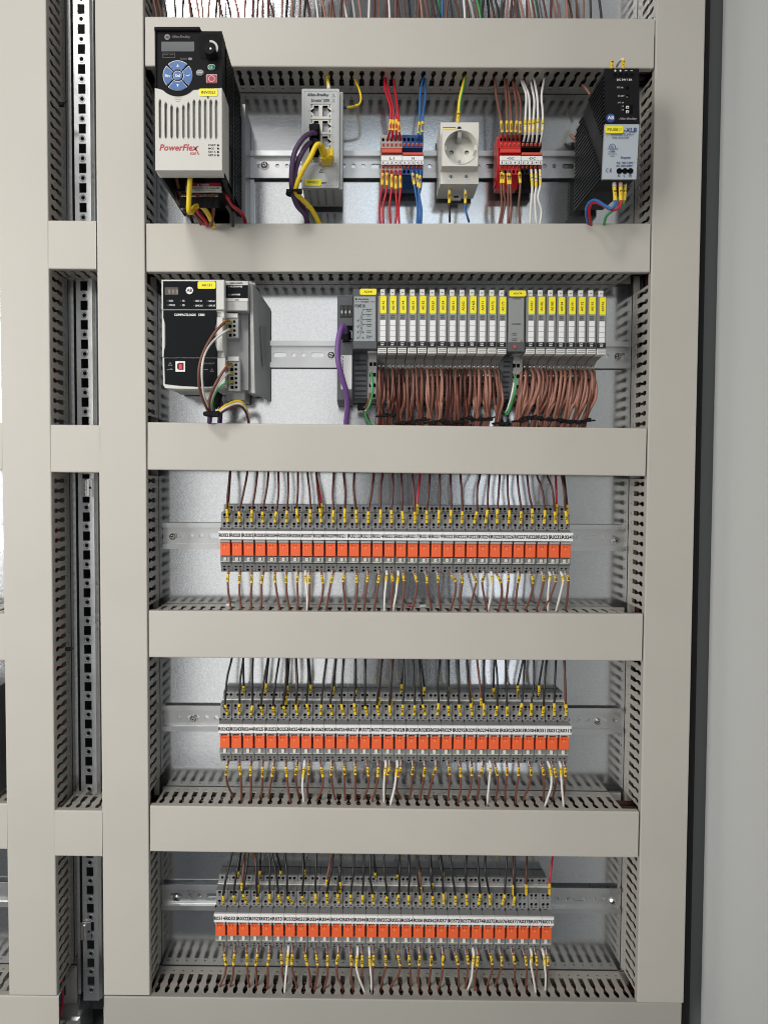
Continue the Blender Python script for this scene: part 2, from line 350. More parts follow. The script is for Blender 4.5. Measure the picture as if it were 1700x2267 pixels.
duct_c, pc = vduct('tall vertical beige duct right of the power supply, beside the dark gap', 1452.5, 1409.6, 2219, 1, [hz(i, HX1) for i in range(5)])
duct_a, pa = vduct('tall vertical beige duct at the left edge of the picture', 103, 127, 2203, -1, [])
duct_a.scale = (1, 1, 1.04); duct_a.location.x -= .0012
for lab, u0, u1, v0, v1 in (('short beige duct piece bridging the gap, uppermost of three', 108, 213.5, 488, 595), ('short beige duct piece bridging the gap, middle of three', 113.5, 222.5, 940.5, 1045.5), ('short beige duct piece bridging the gap, lowest of three', 121.7, 227, 1794, 1896)):
    x0, x1, z0, z1 = rect(u0, v0, u1, v1, DH); zc = (z0+z1)/2
    duct(lab, (x0, zc), (x1, zc-0.0004), group='short duct pieces bridging the gap')
XL = -0.9
for lab, v0, v1, xe in (('stub of a horizontal duct at the left picture edge, level with the middle duct piece', 936, 1040, 6.0), ('stub of a horizontal duct at the left picture edge, left of the first relay row', 1361, 1460, 12.0), ('stub of a horizontal duct at the left picture edge, level with the lowest duct piece', 1780, 1879, 17.0)):
    x0, x1, z0, z1 = rect(xe-60, v0, xe, v1, DH); zc = (z0+z1)/2; duct(lab, (XL, zc+0.004), (x1, zc), group='duct stubs at the left picture edge')
x0, x1, z0, z1 = rect(20, 2205, 131, 2310, DH); duct('horizontal beige duct in the bottom left corner', (XL, z1-HW+0.002), (x1, z1-HW))
for v0, v1, kk in ((1163, 1217, 'upper'), (1954, 2008, 'lower')):
    x0, x1, z0, z1 = rect(-60, v0, 14, v1, 0.0075); m = MB()
    m.prism([(0, z0+.005), (0, z1-.005), (.0065, z1-.0062), (.0065, z1), (.0075, z1), (.0075, z1-.0072), (.001, z1-.0062), (.001, z0+.0062), (.0075, z0+.0072), (.0075, z0), (.0065, z0), (.0065, z0+.0062)], XL, -0.39, RAIL)
    single('din_rail', m, 'sliver of a steel rail at the left picture edge, %s of two' % kk, 'rail')
x0, x1, z0, z1 = rect(-40, 1490, 13, 1775, 0.05); m = MB(); m.box(x0-0.05, x0+0.019, 0.0, 0.055, z0+0.01, z1-0.02, DGREY, 0.002); m.box(x0-0.03, x0+0.0195, 0.05, 0.057, z0+0.05, z1-0.06, LGREY, 0.001)
single('contactor', m, 'black device half hidden at the left picture edge', 'contactor')
# wires packed inside the ducts, dark colours stand in for the interior shade
wm = MB(); cols = [W['black']]*14+[W['dark brown']]*5; cols_a = cols+[W['blue']]*3+[W['red']]*3
def pack(p0, p1, n, cl):
    p0, p1 = Vector(p0), Vector(p1); d = (p1-p0).normalized(); ac = d.cross(Vector((0, 1, 0)))
    for k in range(n):
        o = ac*random.uniform(-0.0225, 0.0225); y = random.uniform(0.006, 0.046); pts = []
        for j in range(13):
            t = j/12; pts.append(p0.lerp(p1, t)+o+ac*random.uniform(-.002, .002)+Vector((0, -y-random.uniform(-.002, .002), 0)))
        wm.tube(pts, random.uniform(.0016, .0026), random.choice(cl), 5, False)
for i in range(6): pack((HX0-0.03, 0, hz(i, HX0)), (HX1+0.03, 0, hz(i, HX1)), 46, cols)
for p, x in ((pb, 0), (pc, 0), (pa, 0)):
    pack((p[0], 0, p[1]-0.03), (p[0]+(0.0), 0, 0.75), 52, cols_a if p is pa else cols)
single('duct_wires', wm, 'dark wires packed inside the slotted ducts', kind='stuff')
# ------------------------------------------------------------------ rails
def rail(label, u0, u1, v0a, v1a, uref, phase_u, screws):
    um = (u0+u1)/2; ctr = (v0a+v1a)/2
    x0, x1 = P(u0, ctr, .004).x, P(u1, ctr, .004).x; zc = P(um, ctr, .0075).z; h = .0175
    o = thing('din_rail', label, 'rail', (x0, 0, zc-h), 'steel mounting rails'); m = MB(); xp = P(phase_u, ctr, .001).x
    k0 = math.floor((x0-xp)/0.05)-1; holes = []
    for k in range(k0, k0+20):
        c = xp+k*0.05
        for cx, kind in ((c, 's'), (c+.0185, 'c'), (c+.0315, 'c')):
            if cx-.009 < x0 or cx+.009 > x1: continue
            holes.append(rrect(cx-.0085, cx+.0085, zc-.0031, zc+.0031, .003, 3) if kind == 's' else circle(cx, zc, .0029, 12))
    cs = [sum(p[0] for p in q)/len(q) for q in holes]; bd = [x0]+[(a+b)/2 for a, b in zip(cs, cs[1:])]+[x1]
    for q, a, b in zip(holes, bd, bd[1:]): m.plate([(a, zc-h+.0065), (b, zc-h+.0065), (b, zc+h-.0065), (a, zc+h-.0065)], [q], .0016, .0006, RAIL)
    for s in (1, -1):
        pr = [(.0006, s*(h-.0075)), (.0006, s*(h-.0052)), (.0064, s*(h-.0052)), (.0064, s*h), (.0075, s*h), (.0075, s*(h-.0065)), (.0017, s*(h-.0065)), (.0016, s*(h-.0075))]
        m.prism([(a, zc+b) for a, b in pr], x0, x1, RAIL)
    part('rail', m, o)
    for su, sv in screws:
        p = P(su, sv, .003); q = MB(); q.cyl((p.x, p.z), .0052, .0017, .0027, SCREW, 20); q.cyl((p.x, p.z), .0046, .0027, .0046, SCREW, 20, r1=.0026)
        a = random.uniform(0, 1.5)
        for t in (a, a+math.pi/2):
            cx, sx = math.cos(t), math.sin(t); L2, w2 = .0026, .0005
            q.add([(p.x+i*L2*cx-j*w2*sx, -.00475, p.z+i*L2*sx+j*w2*cx) for i, j in ((-1, -1), (1, -1), (1, 1), (-1, 1))], [(0, 1, 2, 3)], PIT)
        part('screw', q, o)
    return x0, zc
rail('steel rail holding the switch, terminal blocks and socket', 553, 1300, 333, 394, 0, 583, [(585.7, 365)])
rail('steel rail holding the grey input output modules', 380, 1394, 755, 814, 0, 620, [(733, 786), (1367, 789)])
rail('steel rail behind the first row of orange relays', 361, 1383, 1160, 1217, 0, 395, [(382.7, 1188), (1364, 1197)])
rail('steel rail behind the second row of orange relays', 362, 1378, 1566, 1622, 0, 428, [(428, 1592), (1323, 1598)])
rail('steel rail behind the third row of orange relays', 358, 1372, 1963, 2020, 0, 391, [(391, 1989), (1356, 1997)])
# ------------------------------------------------------------------ punched frame profile in the gap
fo = thing('punched_frame_profile', 'galvanised frame upright with square and round punched holes in the gap between ducts', 'cabinet frame', (-0.352, 0, -0.72)); m = MB()
yf = .015; xa, xb = P(164, 400, yf).x, P(193, 400, yf).x; xt, xbm = P(180.0, 0, yf).x, P(203, 2230, yf).x
zt, zb = P(180, 0, yf).z, P(203, 2230, yf).z
kx = (xbm-xt)/(zb-zt); ztop, zbot = 0.80, P(200, 2215, yf).z
holes = []; dimples = []; p25 = .0252; z = P(180, 40, yf).z+0.3
def cx_at(z): return xt+kx*(z-zt)
zs = P(180, 20, yf).z
k = -14
while True:
    z = zs-k*p25; k += 1
    if z > ztop-.02: continue
    if z < zbot+.02: break
    c = cx_at(z); holes.append([(c-.0047, z-.0062), (c+.0047, z-.0062), (c+.0047, z+.0062), (c-.0047, z+.0062)])
    c = cx_at(z-p25/2); holes.append(circle(c, z-p25/2, .0026, 12)); dimples.append((c, z-p25/2))
hw = .0105
for c, z in dimples: m.plate(circle(c, z, .0044, 14), [circle(c, z, .0030, 14)], yf+.0004, yf-.001, SCREW)
cs = [sum(p[1] for p in q)/len(q) for q in holes]; bd = [ztop]+[(a+b)/2 for a, b in zip(cs, cs[1:])]+[zbot]
for q, a, b in zip(holes, bd, bd[1:]): m.plate([(cx_at(b)-hw, b), (cx_at(b)+hw, b), (cx_at(a)+hw, a), (cx_at(a)-hw, a)], [q], yf, yf-.0018, FRAME)
def strip(mb, d0, y0, d1, y1, mt):
    mb.add([(cx_at(zbot)+d0, -y0, zbot), (cx_at(zbot)+d1, -y1, zbot), (cx_at(ztop)+d1, -y1, ztop), (cx_at(ztop)+d0, -y0, ztop)], [(0, 1, 2, 3)], mt)
strip(m, hw, yf-.0018, hw+.0028, yf-.004, FRAME); strip(m, hw+.0028, yf-.004, hw+.0036, -.06, FRAME)
strip(m, -hw-.002, yf-.006, -hw, yf-.0018, FRAME); strip(m, hw+.0048, .0042, hw+.0064, .0045, SCREW); strip(m, hw+.0064, .0045, hw+.0066, -.05, FRAME); strip(m, -hw-.002, -.08, -hw-.002, yf-.006, FRAME)
part('profile', m, fo)
for vv in (1080, 2065):
    p = P(197 if vv < 1500 else 194, vv, .02); q = MB(); q.box(p.x-.010, p.x+.004, .016, .0175, p.z-.012, p.z+.012, SCREW); q.box(p.x-.005, p.x-.002, .0175, .022, p.z-.011, p.z+.011, SCREW, .0008); q.cyl((p.x+.001, p.z), .0016, .0175, .0177, PIT, 10)
    part('cage_nut', q, fo)
q = MB(); strip(q, -.0225, .0025, -.0188, .0022, mat('plate_edge_zinc', (.75, .76, .77), .25, .9)); strip(q, -.0188, .0022, -.0186, -.05, FRAME)
single('plate_flange', q, 'bright folded edge of the left mounting plate beside the punched upright', 'plate edge')
q = MB(); zz = P(200, 2222, .0).z; q.box(-.372, -.318, -.05, .055, zz-.06, zz-.045, FRAME, .002)
xx = P(150, 2240, .03).x; q.box(xx-.012, xx+.016, -.02, .03, zz-.045, zz+.002, FRAME, .003)
single('frame_corner', q, 'zinc frame corner block at the foot of the punched upright', 'cabinet frame')
q = MB(); q.tube(spline([P(137, 2160, .03), P(139, 2195, .04), P(138, 2225, .04), P(134, 2250, .03)]), .0018, W['red'])
single('wire', q, 'loose red wire at the bottom of the gap beside the left duct', 'wire')
def tie_head(mb, p, s=0.8): mb.box(p.x-.004*s, p.x+.0035*s, -p.y-.003*s, -p.y+.003*s, p.z-.003*s, p.z+.003*s, BLACK, .0008)
for (u, v, wh) in ((137, 231, 'upper'), (151, 1437, 'lower')):
    q = MB(); p = P(u, v, .045); tie_head(q, p); q.tube([p+Vector((.002, -.001, 0)), p+Vector((.008, -.004, .002))], .001, BLACK, 5)
    single('cable_tie', q, 'black cable tie head poking from the left duct, %s of two' % wh, 'cable tie', 'cable tie heads on the left duct')
# ------------------------------------------------------------------ relay modules
PW = .0149
def relay_proto(kind):
    o = bpy.data.objects.new('relay_module', None); o.empty_display_size = .005; col.objects.link(o)
    t3 = .0365 if kind == 0 else .0350
    m = MB(); a, b2 = .00025, PW-.00025
    m.prism([(.004, -.030), (.028, -.0430), (.038, -.0430), (.0425, -.0315), (.0484, -.0300), (.0484, -.0224), (.0425, -.0222), (.0425, .0000), (.054, .0001), (.054, .0112), (.0436, .0128), (.0402, .0140), (.0385, .0334), (.0200, .0345), (.0188, .0430), (.001, .0430), (.001, .0195), (.008, .0178), (.008, -.0178), (.004, -.019)], a, b2, GREY)
    part('socket', m, o)
    h1, h2 = .32*PW, .70*PW
    def face(zlo, ylo, zhi, yhi, rows, nm):
        s = MB(); hs = []
        for (z, r, rz) in rows:
            for x in (h1, h2): hs.append(circle(x, z, r, 9, rz, .35))
        s.plate([(a, zlo), (b2, zlo), (b2, zhi), (a, zhi)], hs, 0.0, -.0022, GREY)
        s.add([(a, .0021, zlo), (b2, .0021, zlo), (b2, .0021, zhi), (a, .0021, zhi)], [(0, 1, 2, 3)], PIT)
        k = (yhi-ylo)/(zhi-zlo)
        s.v = [(p[0], p[1]-(ylo+k*(p[2]-zlo)), p[2]) for p in s.v]
        f = part(nm, s, o); return f
    face(.0132, .0432, .0334, .0412, [(.0192, .0021, .0021), (.0157, .0014, .0010), (.0305, .0021, .0021), (.0270, .0014, .0010)], 'upper_terminals')
    face(.0343 if kind == 0 else .0346, .0225, .0428, .0210, [(.0391, .0021, .0019), (.0356, .0014, .0008)], 'rear_terminals')
    face(-.0430, .0405, -.0316, .0458, [(-.0402, .0020, .0017), (-.0360, .0017, .0012)], 'lower_terminals')
    q = MB(); q.box(.0012, .0135, .0426, .0522, -.0212, -.0043, ORANGE, .0004); part('relay_block', q, o)
    blk = o.children[-1]
    d = MB(); c = (.0068, -.0105); d.cyl(c, .0011, .0522, .0527, mat('orange_button', (.85, .30, .12), .4), 10)
    d.box(.0040, .0054, .0522, .05235, -.0081, -.0066, mat('dark_red_print', (.18, .02, .012), .5)); d.cyl((.0083, -.0074), .0008, .0522, .05235, mat('dark_red_print', (.18, .02, .012), .5), 8)
    d.build('button', blk)
    q = MB()
    if kind == 0: q.box(.0009, .0138, .044, .0545, -.0040, -.0008, CLEAR, .0006); q.box(.0104, .0133, .0484, .0525, -.0285, -.0226, CLEAR, .0008)
    else: q.box(.0009, .0032, .044, .0540, -.0052, -.0008, CLEAR, .0006); q.box(.0112, .0138, .044, .0540, -.0052, -.0008, CLEAR, .0006); q.box(.0009, .0138, .044, .0540, -.0026, -.0006, CLEAR, .0006)
    part('retaining_clip', q, o)
    q = MB(); q.box(.0008, .0136, .0480, .0494, -.0294, -.0284, mat('pale_green_edge', (.50, .54, .44), .4)); part('edge_strip', q, o)
    q = MB(); q.box(.0050, .0086, .0480, .0500, -.0278 if kind == 0 else -.0284, -.0236 if kind == 0 else -.0226, OFFW, .0003)
    if kind == 0: q.box(.0062, .0074, .0500, .05010, -.0262, -.0253, GINK)
    part('indicator', q, o)
    q = MB()
    if kind == 0: q.box(-.0005, .0009, .0426, .0440, .0126, .0142, BLACK)
    else:
        q.box(-.0006, .0006, .0426, .0456, .0118, .0146, BLACK); q.box(.0056, .0088, .0436, .0441, .0134, .0138, INK)
    part('latch', q, o)
    if kind == 1:
        q = MB(); q.box(0, PW, .0205, .0285, .0334, .0352, OFFW, .0003); part('bridge_strip', q, o)
    return o
ROWT = [['R0021']+['R020%d' % i for i in range(1, 10)]+['R021%d' % i for i in range(1, 10)]+['R022%d' % i for i in range(1, 9)]+['R0231', 'R0232', 'R0241'],
        ['R0242', 'R0243', 'R0244']+['R0%d%d' % (a, b) for a in range(25, 31) for b in range(1, 5)]+['R0311', 'R0312', 'R0313'],
        ['R0314']+['R0%d%d' % (a, b) for a in (32, 33, 34, 35) for b in range(1, 5)]+['R0361', 'R0362']+['R037%d' % i for i in range(1, 11)]]
ROWG = ['first row of orange relays from the top', 'second row of orange relays from the top', 'third row of orange relays from the top']
ROWP = [(484.4, 1175.0, 1268.8, 1179.7), (483.4, 1604.3, 1265.3, 1608.3), (473.7, 2023.7, 1226.5, 2031.8)]
MODS = [[], [], []]
TAGQ = []
protos = [relay_proto(0), relay_proto(1)]; used = [False, False]
for r in range(3):
    u0, v0, u1, v1 = ROWP[r]; n = len(ROWT[r]); a, b = P(u0, v0, .0574), P(u1, v1, .0574)
    for i, t in enumerate(ROWT[r]):
        x = a.x+(b.x-a.x)*i/n; z = a.z+(b.z-a.z)*(i+.5)/n-.011
        k = 0 if r == 0 else 1; pitch = (b.x-a.x)/n
        if used[k]: o = dup(protos[k], (x, 0, z))
        else: o = protos[k]; used[k] = True; o.location = (x, 0, z)
        o.scale = (pitch/PW, 1, 1)
        tag(o, 'grey relay module with orange relay, white tag reading %s' % t, 'relay', 'relay modules in the '+ROWG[r])
        MODS[r].append((x, z, pitch, t)); TAGQ.append((o, t))
for o, t in TAGQ:
        m = MB(); m.box(.0001, PW-.0001, .0535, .0572, .0001, .0110, WHITE, .0003); m.ltext(t, .0003, PW-.0003, .0030, .0080, .0573, INK, bold=.04)
        m.build('tag_plate', o)
# ------------------------------------------------------------------ wires
def along(p0, p1, k): return p0+(p1-p0)*k
def sleeve(parent, pts, r, text, name='marker_sleeve'):
    m = MB(); pts = spline(pts, 4) if len(pts) > 2 else [pts[0].lerp(pts[-1], i/3) for i in range(4)]
    m.tube(pts, r, SLEEVE, 10)
    if text:
        p0, p1 = (pts[0], pts[-1]) if pts[0].z < pts[-1].z or abs(pts[0].z-pts[-1].z) < abs(pts[0].x-pts[-1].x) else (pts[-1], pts[0])
        if abs(p0.z-p1.z) < abs(p0.x-p1.x) and p0.x > p1.x: p0, p1 = p1, p0
        d = p1-p0; L = d.length; d.normalize(); ac = d.cross(Vector((0, 1, 0))).normalized(); ac = -ac if False else ac
        mid = pts[len(pts)//2]; gv, gf = glyphs(text, .035)
        ax, bx = min(p[0] for p in gv), max(p[0] for p in gv); az, bz = min(p[1] for p in gv), max(p[1] for p in gv)
        s = min(L*.86/(bx-ax), 1.55*r/(bz-az)); vs = []
        cen = (p0+p1)/2; bow = mid-cen; outw = ac.cross(d); outw = outw if outw.y < 0 else -outw
        for p in gv:
            t = (p[0]-(ax+bx)/2)*s; h = -(p[1]-(az+bz)/2)*s*1.05; q = max(-1, min(1, 2*t/L))
            vs.append(cen+d*t+bow*(1-q*q)+ac*h+outw*(math.sqrt(max(0, r*r-h*h))+.00012))
        m.add(vs, gf, INK)
    return part(name, m, parent)
def wire(label, pts, color, r=.00145, sl=None, group=None, name='wire', cat='wire', n=8, ferr=None, k=5):
    m = MB(); sp = spline(pts, k); m.tube(sp, r, W[color], n)
    o = single(name, m, label, cat, group)
    if sl:
        for spts, st in sl: sleeve(o, spts, r+.0004, st)
    if ferr:
        q = MB(); q.tube([ferr[0], ferr[0].lerp(ferr[1], .5), ferr[1]], r*1.32, ferr[2], 8); part('ferrule', q, o)
    return o
WHF = mat('white_ferrule', (.80, .78, .74), .4); GRF = mat('ring_ferrule', (.55, .55, .55), .4)
def zl(s, off): return [(off+s*a) for a in ()]
S1, S2, S3 = .3014, .2049, .217
# top wires: (duct u, sleeve-top u) ; rows 0..2
top0 = [(320+S1*a, 320+S1*b) for a, b in ((628, 607), (757, 697), (830, 790), (912, 868), (985, 970), (1055, 1048), (1128, 1118), (1198, 1218), (1262, 1288), (1390, 1388), (1463, 1472))] + \
       [(780+S2*a, 780+S2*b) for a, b in ((18, 40), (235, 175), (328, 305), (438, 422), (528, 538), (645, 672), (838, 802), (942, 938), (1057, 1068), (1165, 1188), (1380, 1345), (1480, 1458), (1592, 1565))] + \
       [(1080+S3*a, 1080+S3*b) for a, b in ((197, 217), (297, 340), (395, 450), (492, 580), (597, 680), (748, 790))]
mk0 = ['2-17']+['20-%d' % i for i in range(1, 18, 2)]+['21-%d' % i for i in range(1, 18, 2)]+['22-%d' % i for i in range(1, 16, 2)]+['23-1', '23-3', '24-1']
mb0 = ['2-11']+['20-%d' % i for i in range(2, 19, 2)]+['21-%d' % i for i in range(2, 19, 2)]+['22-%d' % i for i in range(2, 17, 2)]+['23-2', '23-4', '24-2']
S4, S5 = .2713, .3315
top1 = [(320+S1*a, 320+S1*b) for a, b in ((645, 592), (728, 700), (797, 795), (910, 855), (992, 945), (1050, 1022), (1115, 1112), (1200, 1192), (1340, 1300), (1408, 1365), (1465, 1445), (1548, 1540), (1622, 1620))] + \
       [(720+S2*a, 720+S2*b) for a, b in ((620, 558), (735, 697), (845, 838), (945, 965), (1010, 1050), (1240, 1225), (1325, 1328), (1437, 1445), (1525, 1570))] + \
       [(1000+S4*a, 1000+S4*b) for a, b in ((265, 258), (355, 370), (438, 450), (595, 572), (670, 648), (775, 748), (850, 835), (912, 930))]
def seq(n, st): 
    out = []; a, b = st
    for i in range(n):
        out.append((a, b)); b += 3
        if b > 12: a += 1; b = b-12 if b-12 > 0 else 1
    return out
sq = [(24, 5), (24, 8), (24, 11)]+[(a, b) for a in range(25, 31) for b in (2, 5, 8, 11)]+[(31, 2), (31, 5), (31, 8)]
mk1 = ['%d-%d' % p for p in sq]; mb1 = ['%d-%d' % (a, b+1) for a, b in sq]
sq = [(31, 11)]+[(a, b) for a in (32, 33, 34, 35) for b in (2, 5, 8, 11)]+[(36, 2), (36, 5)]
mk2 = ['%d-%d' % p for p in sq]+['37-%d' % i for i in range(1, 11)]; mb2 = ['%d-%d' % (a, b+1) for a, b in sq]+['37-%d' % i for i in range(1, 11)]
top2 = [(320+S1*a, 320+S1*b) for a, b in ((648, 578), (705, 655), (765, 725), (825, 828), (930, 920), (935, 985), (1030, 1050), (1165, 1158), (1265, 1255), (1390, 1338), (1445, 1420), (1540, 1515), (1612, 1602))] + \
       [(720+S2*a, 720+S2*b) for a, b in ((487, 510), (625, 670), (805, 795), (903, 900), (1000, 1022), (1130, 1160), (1230, 1275), (1340, 1405))] + \
       [(900+S5*a, 900+S5*b) for a, b in ((400, 400), (470, 490), (522, 553), (672, 655), (722, 722))]
TOPV = [(1042, 1129, .045), (1448, 1560, .046), (1880, 1981, .046)]       # duct edge v, sleeve top v
def seat(r, i, frac, dz, y): x, z, p, t = MODS[r][i]; return Vector((x+frac*p, -y, z+dz))
for r, tops, mk in ((0, top0, mk0), (1, top1, mk1), (2, top2, mk2)):
    vd, vs, yy = TOPV[r]
    for i, (ud, us) in enumerate(tops):
        t = ROWT[r][i]; cl = 'dark brown' if r == 0 else 'black'
        if r == 1 and i in (29,): cl = 'dark brown'
        vj = random.uniform(-4, 4)
        H = seat(r, i, .70, .0192, .0395); H1 = seat(r, i, .70, .0200, .0455); S = P(us, vs+vj, .0500)
        pts = [P(ud, vd-14, .033), P(ud+(us-ud)*.06, vd+10, .040), P(ud+(us-ud)*random.uniform(.45, .65)+random.uniform(-3.2, 3.2), (vd+vs)/2+random.uniform(-4, 10), .049+random.uniform(-.003, .003)), S, H1.lerp(S, .3)+Vector((0, -.0012, 0)), H1, H]
        wire('%s wire marked %s entering the top of relay %s' % (cl, mk[i], t), pts, cl, sl=[([H1.lerp(S, .12)+Vector((0, -.0012, 0)), H1.lerp(S, .55)+Vector((random.uniform(-.0004, .0004), -.0014, 0)), S], mk[i])], group='wires entering the relays from above, '+ROWG[r], ferr=(H, H1, GRF))
# extra wires reaching the rear terminals
def rear(r, i, ud, us, v0, v1, color, txt, tier, frac=.70):
    vd = TOPV[r][0]; t = ROWT[r][i]
    H = seat(r, i, frac, .0391 if tier == 3 else .0305, .019 if tier == 3 else .039); E = P(us, v1, .030 if tier == 3 else .0440); S = P(us, v0, .033 if tier == 3 else .0475)
    H = H if tier == 3 else H
    pts = [P(ud, vd-14, .030), P(ud+(us-ud)*.1, vd+8, .032), P(ud+(us-ud)*.6, vd+(v0-vd)*.6, .034 if tier == 3 else .045), S, S.lerp(E, .6), E, Vector((E.x, H.y, E.z-.001))]
    wire('%s wire marked %s entering a rear terminal of relay %s' % (color, txt, t), pts, color, sl=[([S, S.lerp(E, .5)+Vector((0, -.0006, 0)), E], txt)], group='wires reaching the rear terminals, '+ROWG[r])
Z1 = lambda x: 320+S1*x
Z2 = lambda x: 720+S2*x
Z4 = lambda x: 1000+S4*x
Z5 = lambda x: 900+S5*x
rear(0, 0, Z1(632), Z1(618), 1112, 1136, 'dark brown', '2-16', 2); rear(0, 8, Z1(1258), Z1(1300), 1114, 1138, 'red', '1-13', 2)
rear(0, 16, 780+S2*735, 780+S2*700, 1116, 1138, 'red', '1-13', 2); rear(0, 28, 1080+S3*690, 1080+S3*698, 1116, 1138, 'red', '1-13', 2); rear(0, 29, 1080+S3*770, 1080+S3*805, 1117, 1140, 'black', '1-14', 2)
rear(1, 1, Z1(724), Z1(730), 1518, 1533, 'black', '24-9', 3); rear(1, 3, Z1(914), Z1(895), 1512, 1533, 'black', '25-1', 3); rear(1, 5, Z1(1064), Z1(1050), 1517, 1534, 'black', '25-7', 3)
rear(1, 5, Z1(1040), Z1(1040), 1540, 1558, 'brown', '1-14', 2); rear(1, 6, Z1(1110), Z1(1120), 1544, 1560, 'brown', '1-14', 2, .72); rear(1, 7, Z1(1206), Z1(1220), 1515, 1534, 'black', '26-1', 3); rear(1, 9, Z1(1410), Z1(1388), 1519, 1535, 'black', '26-7', 3)
rear(1, 11, Z1(1550), Z1(1550), 1526, 1536, 'black', '27-1', 3); rear(1, 13, Z2(612), Z2(582), 1542, 1560, 'brown', '1-14', 2); rear(1, 14, Z2(712), Z2(712), 1548, 1560, 'brown', '1-14', 2)
rear(1, 15, Z2(848), Z2(825), 1514, 1533, 'black', '28-1', 3); rear(1, 17, Z2(1022), Z2(1070), 1520, 1536, 'black', '28-7', 3); rear(1, 19, Z2(1335), Z2(1330), 1520, 1536, 'black', '29-1', 3)
rear(1, 21, Z2(1520), Z2(1578), 1545, 1562, 'brown', '1-14', 2); rear(1, 22, Z4(200), Z4(240), 1545, 1560, 'brown', '1-14', 2); rear(1, 23, Z4(345), Z4(340), 1522, 1538, 'black', '30-1', 3); rear(1, 25, Z4(588), Z4(537), 1517, 1537, 'black', '30-10', 3); rear(1, 27, Z4(748), Z4(710), 1517, 1539, 'black', '31-1', 3)
rear(1, 29, Z4(918), Z4(925), 1552, 1566, 'brown', '1-14', 2)
rear(2, 1, Z1(710), Z1(692), 1928, 1940, 'black', '32-1', 3); rear(2, 2, Z1(740), Z1(718), 1953, 1970, 'brown', '1-14', 2, .35); rear(2, 3, Z1(852), Z1(850), 1927, 1940, 'black', '32-7', 3); rear(2, 3, Z1(806), Z1(835), 1958, 1975, 'brown', '1-14', 2)
rear(2, 5, Z1(968), Z1(1002), 1927, 1937, 'black', '33-1', 3); rear(2, 7, Z1(1166), Z1(1175), 1924, 1940, 'black', '33-7', 3); rear(2, 9, Z1(1385), Z1(1340), 1946, 1960, 'brown', '1-14', 2, .35); rear(2, 10, Z1(1440), Z1(1437), 1952, 1974, 'black', '34-4', 2)
rear(2, 13, Z2(520), Z2(540), 1931, 1942, 'black', '35-1', 3); rear(2, 15, Z2(812), Z2(782), 1935, 1944, 'black', '35-7', 3); rear(2, 17, Z2(985), Z2(1020), 1931, 1941, 'black', '36-1', 3); rear(2, 17, Z2(990), Z2(1030), 1963, 1976, 'brown', '1-14', 2); rear(2, 18, Z2(1132), Z2(1155), 1954, 1972, 'black', '36-4', 2); rear(2, 19, Z2(1245), Z2(1268), 1931, 1942, 'black', '37-1', 3)
rear(2, 25, Z5(712), Z5(713), 1958, 1981, 'dark brown', '1-14', 2); rear(2, 26, Z5(803), Z5(798), 1957, 1980, 'dark brown', '1-14', 2); rear(2, 28, Z5(978), Z5(953), 1955, 1979, 'red', '1-13', 2)
# bottom wires: (module, sleeve-end u, duct u, colour)
A, Bz, C4, C5 = Z1, Z2, Z4, Z5
Y2 = lambda x: 780+S2*x
Y3 = lambda x: 1080+S3*x
bot0 = [(i, A(a), A(b), 'b') for i, (a, b) in enumerate(((612, 638), (697, 712), (788, 785), (860, 855), (962, 993), (1042, 1065), (1122, 1125), (1212, 1198), (1310, 1275), (1370, 1335), (1458, 1478)))] + [(7, A(1187), A(1195), 'w')] + \
       [(i, Y2(a), Y2(b), c) for i, a, b, c in ((11, 48, 25, 'b'), (12, 160, 125, 'b'), (13, 278, 235, 'b'), (14, 365, 345, 'w'), (14, 435, 430, 'b'), (15, 485, 440, 'w'), (15, 560, 540, 'b'), (16, 697, 640, 'b'), (17, 805, 855, 'b'), (18, 925, 955, 'b'), (19, 1115, 1060, 'b'), (20, 1185, 1160, 'b'), (21, 1335, 1265, 'b'), (22, 1400, 1455, 'b'), (23, 1505, 1465, 'w'), (23, 1605, 1575, 'b'))] + \
       [(i, Y3(a), Y3(b), c) for i, a, b, c in ((24, 207, 175, 'b'), (25, 305, 275, 'b'), (26, 460, 380, 'b'), (27, 568, 490, 'b'), (28, 622, 610, 'w'), (28, 690, 560, 'b'), (29, 762, 695, 'w'), (29, 820, 790, 'b'))]
bot1 = [(i, A(a), A(b), c) for i, a, b, c in ((0, 600, 650, 'b'), (1, 705, 715, 'b'), (2, 780, 780, 'b'), (3, 868, 860, 'b'), (4, 938, 915, 'b'), (5, 1045, 1070, 'b'), (6, 1110, 1135, 'b'), (7, 1165, 1170, 'w'), (7, 1207, 1200, 'b'), (8, 1310, 1265, 'b'), (9, 1370, 1400, 'b'), (10, 1470, 1475, 'b'), (11, 1548, 1550, 'b'), (12, 1645, 1610, 'b'))] + \
       [(i, Bz(a), Bz(b), c) for i, a, b, c in ((13, 565, 505, 'b'), (14, 640, 635, 'w'), (14, 675, 640, 'b'), (15, 765, 705, 'w'), (15, 785, 815, 'b'), (16, 938, 910, 'b'), (17, 1065, 1020, 'b'), (18, 1168, 1110, 'b'), (19, 1345, 1325, 'b'))] + \
       [(i, C4(a), C4(b), c) for i, a, b, c in ((20, 72, 50, 'b'), (21, 163, 125, 'b'), (22, 225, 205, 'b'), (23, 310, 290, 'w'), (23, 372, 355, 'b'), (24, 450, 435, 'b'), (25, 543, 520, 'b'), (26, 645, 580, 'b'), (27, 750, 745, 'b'), (28, 810, 760, 'w'), (28, 850, 820, 'b'), (29, 890, 910, 'w'), (29, 925, 900, 'b'))]
